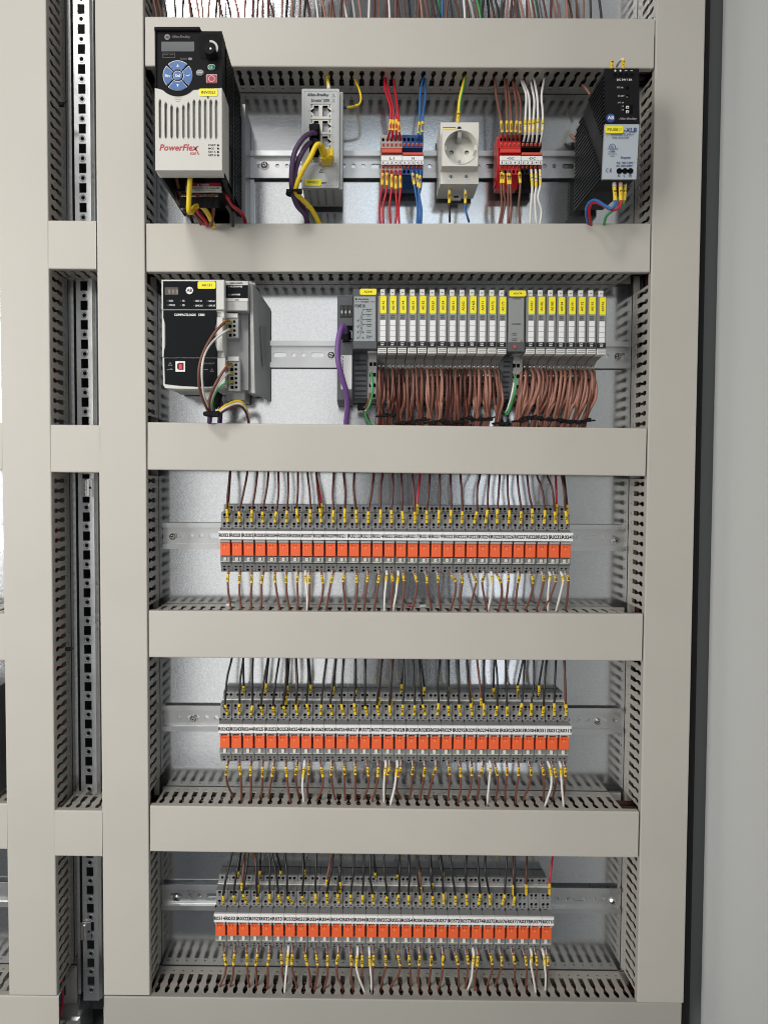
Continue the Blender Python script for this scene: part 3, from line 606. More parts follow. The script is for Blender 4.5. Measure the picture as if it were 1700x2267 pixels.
bot2 = [(i, A(a), A(b), c) for i, a, b, c in ((0, 600, 555, 'b'), (1, 655, 630, 'b'), (2, 755, 770, 'b'), (3, 818, 825, 'b'), (4, 905, 905, 'b'), (5, 1010, 1030, 'b'), (6, 1048, 1030, 'w'), (6, 1082, 1120, 'b'), (7, 1198, 1215, 'b'), (8, 1272, 1250, 'b'), (9, 1345, 1320, 'b'), (10, 1412, 1455, 'b'), (11, 1520, 1530, 'b'))] + \
       [(i, Bz(a), Bz(b), c) for i, a, b, c in ((12, 335, 420, 'w'), (12, 400, 400, 'b'), (13, 485, 500, 'w'), (13, 520, 505, 'b'), (14, 655, 600, 'b'), (15, 812, 705, 'b'), (16, 912, 930, 'b'), (17, 1012, 1010, 'b'), (18, 1142, 1115, 'b'), (19, 1270, 1220, 'b'))] + \
       [(i, C5(a), C5(b), c) for i, a, b, c in ((20, 345, 350, 'b'), (21, 412, 390, 'b'), (22, 440, 410, 'w'), (22, 470, 455, 'b'), (23, 572, 535, 'b'), (24, 635, 590, 'b'), (25, 722, 720, 'b'), (26, 800, 795, 'b'), (27, 828, 860, 'w'), (27, 868, 860, 'b'), (28, 920, 925, 'w'), (28, 942, 930, 'b'))]
for r, lst, mk, vs, vend, di in ((0, bot0, mb0, 1289, 1349, 3), (1, bot1, mb1, 1717, 1764, 4), (2, bot2, mb2, 2136, 2180, 5)):
    for i, us, ud, c in lst:
        white = c == 'w'; t = ROWT[r][i]; cl = 'white' if white else ('brown' if r == 0 else 'brown')
        frac = .32 if white else .70; H = seat(r, i, frac, -.0402, .0375); H1 = seat(r, i, frac, -.0425, .0455)
        S = P(us, vs+random.uniform(-3, 3), .0505)
        ve = vend+random.uniform(0, 10)*(r > 0)+(7 if white else 0)*(r > 0)
        E = hit_z(ud, ve, hz(di, 0)+HW); E = Vector((E.x, max(-.052, min(-.014, E.y)), hz(di, E.x)+HW-.001))
        q = S.lerp(E, random.uniform(.38, .55))+Vector(((S.x-E.x)*random.uniform(0, .25)+(S.x-H1.x)*random.uniform(.1, .4)+random.uniform(-.0012, .0012), -.0015, 0))
        pts = [H, H1, H1.lerp(S, .5)+Vector((0, -.0018, 0)), S, q, E, E+Vector((0, .001, -.010))]
        txt = '1-15' if white else mk[i]
        wire('%s wire marked %s leaving the bottom of relay %s' % (cl, txt, t), pts, cl, sl=[([H1.lerp(S, .27)+Vector((0, -.0012, 0)), H1.lerp(S, .55)+Vector((random.uniform(-.0003, .0003), -.0016, 0)), S], txt)], group='wires leaving the relays below, '+ROWG[r], ferr=(H1.lerp(H, .7), H1.lerp(S, .17)+Vector((0, -.0009, 0)), WHF))
# ------------------------------------------------------------------ first bay: motor drive
def disc(mb, u, v, r, y, y0, m, n=20, rz=None, r1=None):
    p = P(u, v, y); s = (D-y)/F; mb.cyl((p.x, p.z), r*s, y0, y, m, n, rz=(rz*s if rz else None), r1=(r1*s if r1 else None)); return mb
def ring(mb, u, v, r0, r1, y, yb, m, n=28, a0=0, a1=360):
    p = P(u, v, y); s = (D-y)/F; full = a1-a0 >= 360
    aa = [math.radians(a0+(a1-a0)*i/n) for i in range(n if full else n+1)]
    if full: return mb.plate([(p.x+r1*s*math.cos(t), p.z+r1*s*math.sin(t)) for t in aa], [[(p.x+r0*s*math.cos(t), p.z+r0*s*math.sin(t)) for t in aa]], y, yb, m)
    return mb.plate([(p.x+r1*s*math.cos(t), p.z+r1*s*math.sin(t)) for t in aa]+[(p.x+r0*s*math.cos(t), p.z+r0*s*math.sin(t)) for t in reversed(aa)], [], y, yb, m)
def yellow_tag(parent, u0, v0, u1, v1, y, text, inset=(.13, .28), rot=0, r=.0016):
    m = MB(); x0, x1, z0, z1 = rect(u0, v0, u1, v1, y+.0006); m.plate(rrect(x0, x1, z0, z1, r), [], y+.0006, y, YELLOW)
    a, b = inset; m.ltext(text, x0+(x1-x0)*a, x1-(x1-x0)*a, z0+(z1-z0)*b, z1-(z1-z0)*b, y+.0007, INK, rot=rot, bold=.012)
    return part('name_tag', m, parent)
U = lambda x: 340+.15374*x
V = lambda y: 50+.15374*y
yc = .183
x0, x1, z0, z1 = rect(344.6, 63, 494.5, 387, yc)
drv = thing('motor_drive', 'tall black and light grey motor drive with blue round keypad at top left', 'motor drive', base_of(x0, x1, z0))
m = MB(); SIDE = mat('drive_black', (.016, .017, .019), .5, var=.12, vscale=90, spec=.1)
zc0 = P(400, 386, yc).z
m.box(x0+.001, x1-.0012, .055, .168, zc0+.036, z1-.004, SIDE); m.box(x1-.005, x1-.0012, .055, .168, zc0+.0015, zc0+.036, SIDE); m.box(x0+.001, x0+.004, .055, .168, zc0+.0015, zc0+.036, SIDE); m.box(x0+.003, x1-.004, .055, .118, .3335, zc0+.034, SIDE); m.box(x1-.006, x1-.0012, .055, .150, .3335, zc0+.002, SIDE)
part('body', m, drv)
m = MB(); m.box(x0-.001, x1+.004, .002, .052, .300, z1-.012, mat('heat_sink', (.36, .37, .38), .4, .7, var=.05, vscale=60)); m.box(x1+.004, x1+.009, .001, .004, .300, z1-.05, RAIL); part('heat_sink', m, drv)
m = MB()                                    # side louvres: proud ribs with gaps along the depth
zz = zc0-.002
while zz < z1-.008:
    f = (zz-zc0)/(z1-zc0)
    if f > .30 or (f < .06 and False): m.box(x1-.0012, x1+.0002, .125, .163, zz, zz+.0024, SIDE)
    if .02 < f < .93: m.box(x1-.0012, x1+.0002, .062, .108, zz, zz+.0024, SIDE)
    zz += .0046
m.box(x1-.0012, x1+.0003, .112, .121, zc0, z1-.006, SIDE); m.box(x1-.0012, x1+.0003, .056, .0605, zc0, z1-.03, SIDE)
part('side_louvres', m, drv, kind='stuff')
# keypad
m = MB(); yk = .1835
out = [rect(u, v, u+1, v+1, yk)[::2] for u, v in ((344.6, 63), (443.5, 63), (446.5, 68.5), (491.6, 69.2))]
xr = P(491.6, 130, yk).x; xl = P(344.6, 130, yk).x; zlow = P(400, 196, yk).z
zt1, zt2 = P(400, 63, yk).z, P(470, 69, yk).z
xm = P(443.5, 64, yk).x; cxp = P(393.8, 167.2, yk); S_ = (D-yk)/F; R0 = 46*S_
arc = []
za = P(400, 193.8, yk).z; cz = cxp.z+2*S_
for i in range(13):
    a = math.radians(215+110*i/12); arc.append((cxp.x+R0*math.cos(a), cz+R0*math.sin(a)))
arc = [p for p in arc if p[1] < za]
m.plate([(xl, za)]+arc+[(xr, za), (xr, zt2), (xm+.002, zt2), (xm, zt1), (xl, zt1)], [], yk, .160, BLACK)
m.box(xl-.0004, xm, .176, .1865, zt1-.0035, zt1+.0004, BLACK, .0008); m.box(xl-.0004, xl+.0016, .176, .1850, za, zt1, BLACK, .0006)
part('keypad_panel', m, drv); kp = drv.children[-1]
def dpart(name, mb): return part(name, mb, kp)
m = MB(); m.plate(rr(357.7, 92.3, 430.7, 113.8, yk+.0005, .0006), [], yk+.0005, yk, mat('display_glass', (.085, .095, .105), .18)); dpart('display', m)
m = MB(); disc(m, 370.7, 81.8, 6, yk+.0002, yk, GINK); m.text('AB', 367, 79, 374.5, 85, yk+.0003, BLACK); m.text('Allen-Bradley', 380.7, 78, 422, 86, yk+.0002, mat('dim_ink', (.13, .13, .135), .6), shear=.2)
m.text('FAULT', 400, 128, 416, 132.5, yk+.0002, mat('dim_ink', (.13, .13, .135), .6)); m.plate(rr(417.5, 127.5, 425.5, 133, yk+.0003, .001), [], yk+.0003, yk, GINK)
a = rr(360.5, 117, 388, 127.6, yk+.0002, .0003); b2 = rr(361.3, 117.8, 387.2, 126.8, yk+.0002, .0003); m.plate(a, [b2], yk+.0002, yk, mat('dim_ink', (.13, .13, .135), .6)); m.text('ENET LINK', 363, 119.5, 385, 122, yk+.0002, mat('dim_ink', (.13, .13, .135), .6))
dpart('printing', m)
KB = mat('keypad_blue', (.018, .115, .36), .32)
for nm, a0, tx in (('arrow_up_key', 90, 'up'), ('enter_key', 0, 'ent'), ('arrow_down_key', 270, 'dn'), ('escape_key', 180, 'Esc')):
    m = MB(); 
    ring(m, 393.8, 167.2, 12.6, 32.0, yk+.0006, yk, WINK, 12, a0-40.6, a0+40.6); ring(m, 393.8, 167.2, 13.5, 31.0, yk+.0012, yk, KB, 12, a0-38.6, a0+38.6)
    ca, sa = math.cos(math.radians(a0)), math.sin(math.radians(a0)); uc, vc = 393.8+22.5*ca, 167.2-22.5*sa
    if tx == 'Esc': m.text('Esc', uc-5.2, vc-3.5, uc+6.3, vc+3.5, yk+.0013, WINK)
    elif tx == 'ent':
        m.rbox(uc-4, vc-.3, uc+4.4, vc+1.0, yk+.0013, yk+.001, WINK); m.rbox(uc+3.2, vc-3.5, uc+4.4, vc+1, yk+.0013, yk+.001, WINK)
    else:
        s = 3.2 if tx == 'up' else -3.2; q = [P(uc-2.4, vc+s, yk+.0013), P(uc+2.4, vc+s, yk+.0013), P(uc, vc-s, yk+.0013)]
        m.add(q if s > 0 else q[::-1], [(0, 1, 2)], WINK)
    dpart(nm, m)
m = MB(); disc(m, 393.8, 167.2, 10.2, yk+.0006, yk, WINK); disc(m, 393.8, 167.2, 9.3, yk+.0012, yk, KB); m.text('Sel', 388, 163.5, 399.5, 170.5, yk+.0013, WINK); dpart('select_key', m)
m = MB(); m.plate(rr(460.3, 142, 477, 154.6, yk+.0008, .0030), [], yk+.0008, yk, WINK); m.plate(rr(461.3, 143, 476, 153.6, yk+.0014, .0028), [], yk+.0014, yk, mat('start_green', (.012, .24, .13), .35)); m.rbox(467.8, 145, 469.2, 151.5, yk+.0015, yk+.001, WINK); dpart('start_key', m)
m = MB(); m.plate(rr(434.7, 154.4, 451.3, 167, yk+.0008, .0030), [], yk+.0008, yk, mat('pale_ink', (.55, .55, .55), .5)); m.plate(rr(435.8, 155.5, 450.2, 165.9, yk+.0013, .0027), [], yk+.0013, yk, mat('key_grey', (.16, .165, .17), .4)); ring(m, 443, 165.5, 5.2, 6.6, yk+.0014, yk+.001, WINK, 8, 50, 130); dpart('direction_key', m)
m = MB(); m.plate(rr(457, 164.6, 481.2, 183.8, yk+.0008, .0010), [], yk+.0008, yk, mat('pale_pink', (.75, .55, .55), .5)); m.plate(rr(458, 165.6, 480.2, 182.8, yk+.0013, .0009), [], yk+.0013, yk, mat('stop_red', (.33, .008, .03), .35)); ring(m, 469, 174.2, 5.7, 7.0, yk+.0014, yk+.001, mat('pale_pink', (.75, .55, .55), .5), 20); dpart('stop_key', m)
m = MB(); pz = rr(441.5, 75, 490.5, 130, yk+.0006, .0045, 4); m.plate(pz, [], yk+.0006, yk, mat('knob_panel_black', (.010, .010, .011), .55, spec=.06)); ring(m, 466, 106.5, 12.5, 17.0, yk+.0010, yk, mat('pale_ink', (.55, .55, .55), .5), 14, -52, 95)
disc(m, 463.8, 106.5, 13.4, yk+.012, yk, BLACK, 24, r1=12.2); disc(m, 466.5, 107.3, 2.2, yk+.0122, yk+.01, WINK, 12); dpart('speed_knob', m)
# light cover
m = MB(); LC = mat('drive_cover', (.60, .595, .56), .42, var=.02, vscale=70); xc0, xc1 = P(344, 300, yc).x, P(491.6, 300, yc).x; zb_ = P(400, 377, yc).z
SL = []; slots = [97, 180, 264, 347, 433, 506, 586, 668, 748, 828, 905]; tops = [1097, 1140, 1180, 1207, 1180, 1140, 1102, 1102, 1102, 1102, 1102]
for i, (sx, sy) in enumerate(zip(slots, tops)):
    a = rect(U(sx-20), V(sy), U(sx+20), V(1672+i), yc); SL.append(rrect(*a, .0028, 3))
pts = [(xc0, zb_), (xc1, zb_), (xc1, za)]+[p for p in reversed(arc)]+[(xc0, za)]
m.plate(pts, SL, yc, yc-.0045, LC)
m.add([(p[0], -(yc-.0044), p[1]) for p in ((xc0+.001, zb_+.001), (xc1-.001, zb_+.001), (xc1-.001, za-.012), (xc0+.001, za-.012))], [(0, 1, 2, 3)], mat('cover_recess_shade', (.36, .36, .345), .5))  # slot floors in a darker cover colour, recess shade painted in
for i in range(4):
    a = SL[i]; m.add([(min(p[0] for p in a)-.0005, -(yc-.0042), min(p[1] for p in a)), (max(p[0] for p in a)-.0025, -(yc-.0042), min(p[1] for p in a)), (max(p[0] for p in a)-.0025, -(yc-.0042), max(p[1] for p in a)), (min(p[0] for p in a)-.0005, -(yc-.0042), max(p[1] for p in a))], [(0, 1, 2, 3)], PIT)
xc2 = P(496.8, 300, yc-.004).x
m.add([(xc1, -yc, zb_), (xc2, -yc+.006, zb_), (xc2, -yc+.006, za-.003), (xc1, -yc, za), (xc2, -.150, zb_), (xc2, -.150, za-.003)], [(0, 1, 2, 3), (1, 4, 5, 2)], LC)
bz = P(400, 387, yc-.004).z
m.add([(xc0, -yc, zb_), (xc1, -yc, zb_), (xc2-.001, -yc+.008, bz), (xc0+.004, -yc+.008, bz), (xc0+.004, -.171, bz), (xc2-.001, -.171, bz), (xc2, -yc+.006, zb_), (xc0, -.15, zb_)], [(0, 3, 2, 1), (3, 4, 5, 2), (1, 2, 6), (0, 7, 4, 3)], LC)
part('front_cover', m, drv); cov = drv.children[-1]
m = MB()
for i in range(11):
    u = U(100+81*i); p = P(u, 365, yc); q = P(u+2.2, 384, yc-.007)
    m.tube([p+Vector((0, .0010, 0)), p.lerp(q, .35)+Vector((0, -.0004, 0)), q+Vector((0, .0004, 0))], .0011, mat('cover_recess_shade', (.36, .36, .345), .5), 6)
part('lower_ribs', m, drv, kind='stuff')
m = MB(); yp = yc+.0002
m.text('PowerFlex', U(88), V(1752), U(640), V(1845), yp, RINK, shear=.22, bold=.02); m.text('525', U(525), V(1868), U(618), V(1903), yp, RINK, shear=.2)
p = [P(U(640), V(1775), yp), P(U(655), V(1775), yp), P(U(600), V(1835), yp), P(U(588), V(1835), yp)]; m.add(p, [(0, 3, 2, 1)], RINK)
p = [P(U(598), V(1800), yp), P(U(612), V(1800), yp), P(U(662), V(1905), yp), P(U(645), V(1905), yp)]; m.add(p, [(0, 3, 2, 1)], RINK)
for i, t in enumerate(('PORT', 'MOD', 'NET A', 'NET B')):
    y = 1765+48*i; m.text(t, U(793), V(y-14), U(793+(105 if i in (0, 2, 3) else 88)), V(y+14), yp, INK); disc(m, U(930), V(y), 2.0, yp+.0003, yc, BLACK, 12)
for i, (a, b2) in enumerate(((295, 410), (310, 395), (325, 380))):
    m.rbox(U(a), V(1078+26*i), U(b2), V(1084+26*i), yp, yc-.0004, mat('cover_recess_shade', (.36, .36, .345), .5))
m.rbox(U(776), V(1060), U(792), V(1085), yp+.0006, yc, INK)
part('printing', m, cov)
yellow_tag(drv, 440.7, 196, 482.2, 212.7, yc, 'INV0021', (.14, .30))
m = MB(); yd = .1215; G = lambda x, y: (340+.1326*x, 370+.1326*y)
for (a, b2, c, d, mt) in ((530, 262, 1130, 322, RINK), (540, 322, 1138, 412, OFFW)):
    u0, v0 = G(a, b2); u1, v1 = G(c, d); m.rbox(u0, v0, u1, v1, yd, yd-.003, mt)
for t, a, b2, c, d, mt in (('DANGER', 790, 278, 930, 308, WINK), ('of electrical shock. Wait 3 minutes after', 640, 335, 1105, 360, INK), ('removing power before servicing', 690, 372, 1040, 396, INK)):
    u0, v0 = G(a, b2); u1, v1 = G(c, d); m.text(t, u0, v0, u1, v1, yd+.0002, mt)
q = [P(*G(730, 308), yd+.0002), P(*G(770, 308), yd+.0002), P(*G(750, 276), yd+.0002)]; m.add(q, [(0, 1, 2)], WINK)
part('danger_label', m, drv)
m = MB()
for k in range(7):
    u0, v0 = G(500+90*k, 468); p = P(u0, v0, .120); m.box(p.x-.0028, p.x+.0028, .1185, .1195, p.z-.001, p.z+.001, SCREW); m.box(p.x-.004, p.x+.004, .118, .122, p.z-.014, p.z-.003, BLACK, .0006)
part('power_terminals', m, drv, kind='stuff')
m = MB()
for k in range(6): u0, v0 = G(850+70*k, 700); p = P(u0, v0, .05); m.box(p.x, p.x+.006, .048, .052, .30, p.z+.006, LGREY)
part('fan_grille', m, drv, kind='stuff')
dg = 'wires under the motor drive'
def gp(l, y0, y1): return [P(*G(a, b2), y0+(y1-y0)*i/(len(l)-1)) for i, (a, b2) in enumerate(l)]
wire('outer brown wire curving from the left underside of the motor drive', gp([(280, 90), (282, 200), (350, 440), (420, 585), (540, 680), (700, 800), (860, 960)], .135, .07), 'brown', .0020, group=dg)
wire('inner brown wire curving from the left underside of the motor drive', gp([(368, 90), (400, 260), (470, 500), (540, 640), (690, 780), (800, 960)], .135, .07), 'brown', .0020, group=dg)
wire('short red wire behind the yellow cable under the motor drive', gp([(735, 470), (722, 600), (740, 740), (860, 880), (900, 980)], .12, .07), 'red', .0022, group=dg)
wire('brown wire in the middle of the terminals under the motor drive', gp([(985, 470), (1005, 600), (995, 760), (960, 980)], .12, .08), 'brown', .0024, group=dg)
wire('red wire curving right from the underside of the motor drive', gp([(1225, 480), (1290, 620), (1410, 715), (1500, 810), (1545, 980)], .12, .05), 'red', .0023, group=dg)
wire('black wire dropping behind the red wire under the motor drive', gp([(1210, 620), (1300, 780), (1330, 980)], .11, .07), 'black', .0022, group=dg)
wire('black wire left of the yellow cable bend under the motor drive', gp([(480, 690), (600, 800), (680, 980)], .09, .05), 'black', .0022, group=dg)
wire('thick yellow network cable looping under the motor drive', [P(*G(a, b2), y) for a, b2, y in ((617, 60, .165), (612, 160, .165), (600, 400, .160), (590, 640, .155), (600, 745, .150), (640, 745, .140), (690, 670, .125), (790, 645, .115), (890, 745, .10), (960, 880, .085), (1010, 990, .07))], 'yellow', .0029, group=dg, name='network_cable', cat='cable', n=12)
# ------------------------------------------------------------------ network switch
Q = lambda x, y: (660+.12658*x, 180+.12658*y)
def qr(a, b2, c, d): return (*Q(a, b2), *Q(c, d))
ys = .072; x0, x1, z0, z1 = rect(*qr(65, 130, 716, 1862), ys)
sw_ = thing('network_switch', 'grey metal network switch with eight sockets and purple and yellow cables', 'network switch', base_of(x0, x1, z0)); SWG = mat('switch_grey', (.50, .52, .525), .45, var=.02, vscale=60)
m = MB(); m.box(x0+.001, P(*Q(785, 900), .045).x, .010, .066, z0+.0006, z1-.0006, SWG); part('body', m, sw_)
m = MB(); rings = []
prt = [(215, 395, 580, 650), (215, 663, 580, 917), (215, 930, 580, 1182), (215, 1193, 580, 1458)]
holes = [rrect(*rect(*qr(*r), ys), .0003, 1) for r in prt]
m.plate(rrect(x0, x1, z0, z1, .0015), holes, ys, ys-.006, SWG)
a = rect(*qr(108, 170, 690, 1830), ys+.0002); m.plate(rrect(*a, .0016), [rrect(a[0]+.0003, a[1]-.0003, a[2]+.0003, a[3]-.0003, .0014)], ys+.0002, ys-.0002, mat('switch_line', (.27, .28, .285), .5))
part('face', m, sw_); face_ = sw_.children[-1]
for k, r in enumerate(prt):
    m = MB(); a = rect(*qr(*r), ys-.001); b0, b1, b2, b3 = a; hs = []
    for (c, d) in ((218, 362), (428, 578)):
        e = rect(*qr(c, r[1]+30, d, r[3]-35), ys-.001); n = .0016; left = c < 300
        if left: hs.append([(e[0]+.004, e[2]), (e[1], e[2]), (e[1], e[3]), (e[0]+.004, e[3]), (e[0]+.004, e[3]-.003), (e[0], e[3]-.006), (e[0], e[2]+.006), (e[0]+.004, e[2]+.003)])
        else: hs.append([(e[0], e[2]), (e[1]-.004, e[2]), (e[1]-.004, e[2]+.003), (e[1], e[2]+.006), (e[1], e[3]-.006), (e[1]-.004, e[3]-.003), (e[1]-.004, e[3]), (e[0], e[3])])
    bm_ = (b0+b1)/2
    for (q0, q1), hh in (((b0, bm_), hs[0]), ((bm_, b1), hs[1])): m.plate([(q0, b2), (q1, b2), (q1, b3), (q0, b3)], [hh], ys-.001, ys-.012, mat('port_frame', (.78, .76, .72), .35), PIT)
    m.box(b0, b1, ys-.0135, ys-.0125, b2, b3, PIT)
    for (c, d) in ((240, r[1]+38), (553, r[1]+38), (240, r[3]-45), (553, r[3]-45)):
        u, v = Q(c, d); m.rbox(u-1.5, v-3, u+1.5, v+3, ys-.0008, ys-.0012, mat('port_lamp', (.20, .20, .13), .4))
    part('port_pair', m, sw_)
m = MB(); yp = ys+.0003
m.text('Allen-Bradley', *qr(158, 208, 540, 275), yp, INK, shear=.2, bold=.02); m.text('Stratix', *qr(230, 305, 408, 358), yp, INK, bold=.012); m.text('2000', *qr(443, 308, 545, 358), yp, INK)
m.text('R', *qr(412, 305, 426, 322), yp, INK)
for t, a, b2 in (('7', 185, 525), ('8', 615, 525), ('5', 185, 795), ('6', 615, 795), ('4', 615, 1062)): m.text(t, *qr(a-8, b2-17, a+8, b2+17), yp, GINK)
for b2 in (232, 322):
    q = MB(); u, v = Q(620, b2); q.rbox(u-1.4, v-1.6, u+1.4, v+1.6, yp, ys, GINK); part('status_lamp', q, face_)
m.text('POWER', *qr(590, 262, 655, 276), yp, GINK); m.text('READY', *qr(590, 350, 655, 366), yp, GINK); m.text('RESET', *qr(365, 1762, 500, 1795), yp, INK)
def warn(mb, u, v, s, y, mt, mid=None):
    a = [P(u-s, v+s*.8, y), P(u+s, v+s*.8, y), P(u, v-s, y)]; k = .72
    c = sum((Vector(q) for q in a), Vector())/3; b2 = [c+(q-c)*k for q in a]
    mb.plate([(q.x, q.z) for q in a], [[(q.x, q.z) for q in b2]], y, y-.0001, mt); mb.rbox(u-s*.07, v-s*.45, u+s*.07, v+s*.25, y, y-.0001, mt); mb.rbox(u-s*.07, v+s*.35, u+s*.07, v+s*.5, y, y-.0001, mt)
warn(m, *Q(405, 1565), 5, yp, INK); part('printing', m, face_)
yellow_tag(sw_, *qr(120, 1705, 405, 1828), ys+.0002, 'SW0011', (.16, .32))
m = MB()
for k in range(4):
    for j in range(14):
        yy = .062-.0034*j; p = P(Q(190+140*k, 0)[0], 430, ys); m.box(p.x-.0016, p.x+.0016, yy-.0006, yy+.0006, z0+.0002, z0+.0005, mat('switch_line', (.27, .28, .285), .5))
part('bottom_vents', m, sw_, kind='stuff')
for (a, b2, wh) in ((330, 880, 'upper'), (330, 1130, 'lower')):
    m = MB(); u, v = Q(a-40, b2+30); p = P(u, v, ys+.004); m.box(p.x-.006, p.x+.0065, ys-.008, ys+.014, p.z-.007, p.z+.007, BLACK, .0015); m.cyl((p.x+.0, p.z), .0045, ys+.012, ys+.020, BLACK, 12)
    single('network_plug', m, 'black network plug in the %s left socket of the switch' % ('third' if wh == 'lower' else 'second'), 'plug')
R2 = lambda x, y, yy: P(640+.2652*x, 130+.2652*y, yy)
cg = 'network cables tied beside the switch'
wire('upper purple network cable curving out of the switch', [R2(*q) for q in ((218, 622, .088), (185, 622, .094), (120, 662, .102), (52, 770, .105), (25, 900, .105), (20, 1040, .100), (32, 1130, .092), (70, 1230, .080), (130, 1300, .065), (165, 1400, .05))], 'purple', .0030, group=cg, name='network_cable', cat='cable', n=12)
wire('lower purple network cable curving out of the switch', [R2(*q) for q in ((205, 702, .086), (165, 710, .092), (112, 780, .098), (62, 900, .098), (44, 1050, .096), (48, 1135, .090), (105, 1215, .072), (142, 1290, .055), (150, 1400, .045))], 'purple', .0030, group=cg, name='network_cable', cat='cable', n=12)
yw = wire('yellow network cable with yellow plug in the switch', [R2(*q) for q in ((275, 745, .098), (262, 722, .106), (240, 715, .109), (215, 745, .110), (178, 825, .110), (110, 940, .107), (66, 1050, .102), (58, 1120, .096), (110, 1175, .086), (190, 1260, .070), (265, 1400, .05))], 'yellow', .0029, group=cg, name='network_cable', cat='cable', n=12)
m = MB(); m.tube([R2(262, 728, .103), R2(280, 760, .099), R2(292, 790, .094)], .0042, W['yellow'], 12, rs=[.0034, .0042, .0046]); p = R2(310, 800, .092); m.box(p.x-.006, p.x+.0062, .074, .0945, p.z-.0055, p.z+.0055, W['yellow'], .0018); m.box(p.x+.003, p.x+.009, .080, .096, p.z-.0035, p.z+.006, W['yellow'], .001); part('plug', m, yw)
m = MB(); p = R2(300, 850, .078); m.box(p.x-.005, p.x+.004, .070, .082, p.z-.004, p.z+.003, mat('clear_plug', (.62, .56, .32), .15, trans=.3)); part('plug_tip', m, yw)
m = MB(); c = R2(40, 1122, .095); k = [c+Vector((.0082*math.cos(t), .0085*math.sin(t), .0008*math.cos(t))) for t in [i*2*math.pi/14 for i in range(15)]]; m.tube(k, .0016, BLACK, 6); tie_head(m, c+Vector((.0075, -.006, 0))); tie_head(m, c+Vector((-.005, -.007, -.001)), .8)
single('cable_tie', m, 'black cable tie round the purple and yellow cables beside the switch', 'cable tie')
wire('yellow and green wire with white ferrule entering the top of the switch', [R2(*q) for q in ((318, 100, .03), (318, 140, .036), (325, 200, .045), (330, 240, .052), (331, 262, .055))], 'yellow', .0017, sl=[([R2(319, 135, .038), R2(325, 190, .046), R2(330, 228, .051)], '1-12')], ferr=(R2(330, 228, .051), R2(331, 256, .055), WHITE), cat='wire')
wire('thin yellow wire with blue ferrule beside the switch', [R2(*q) for q in ((548, 160, .030), (556, 190, .036), (585, 255, .042), (600, 330, .045), (585, 380, .046), (540, 400, .046), (475, 410, .045))], 'yellow', .0013, sl=[([R2(570, 388, .046), R2(530, 402, .046), R2(490, 407, .046)], '1-12')], ferr=(R2(482, 409, .046), R2(442, 411, .046), BLUE))
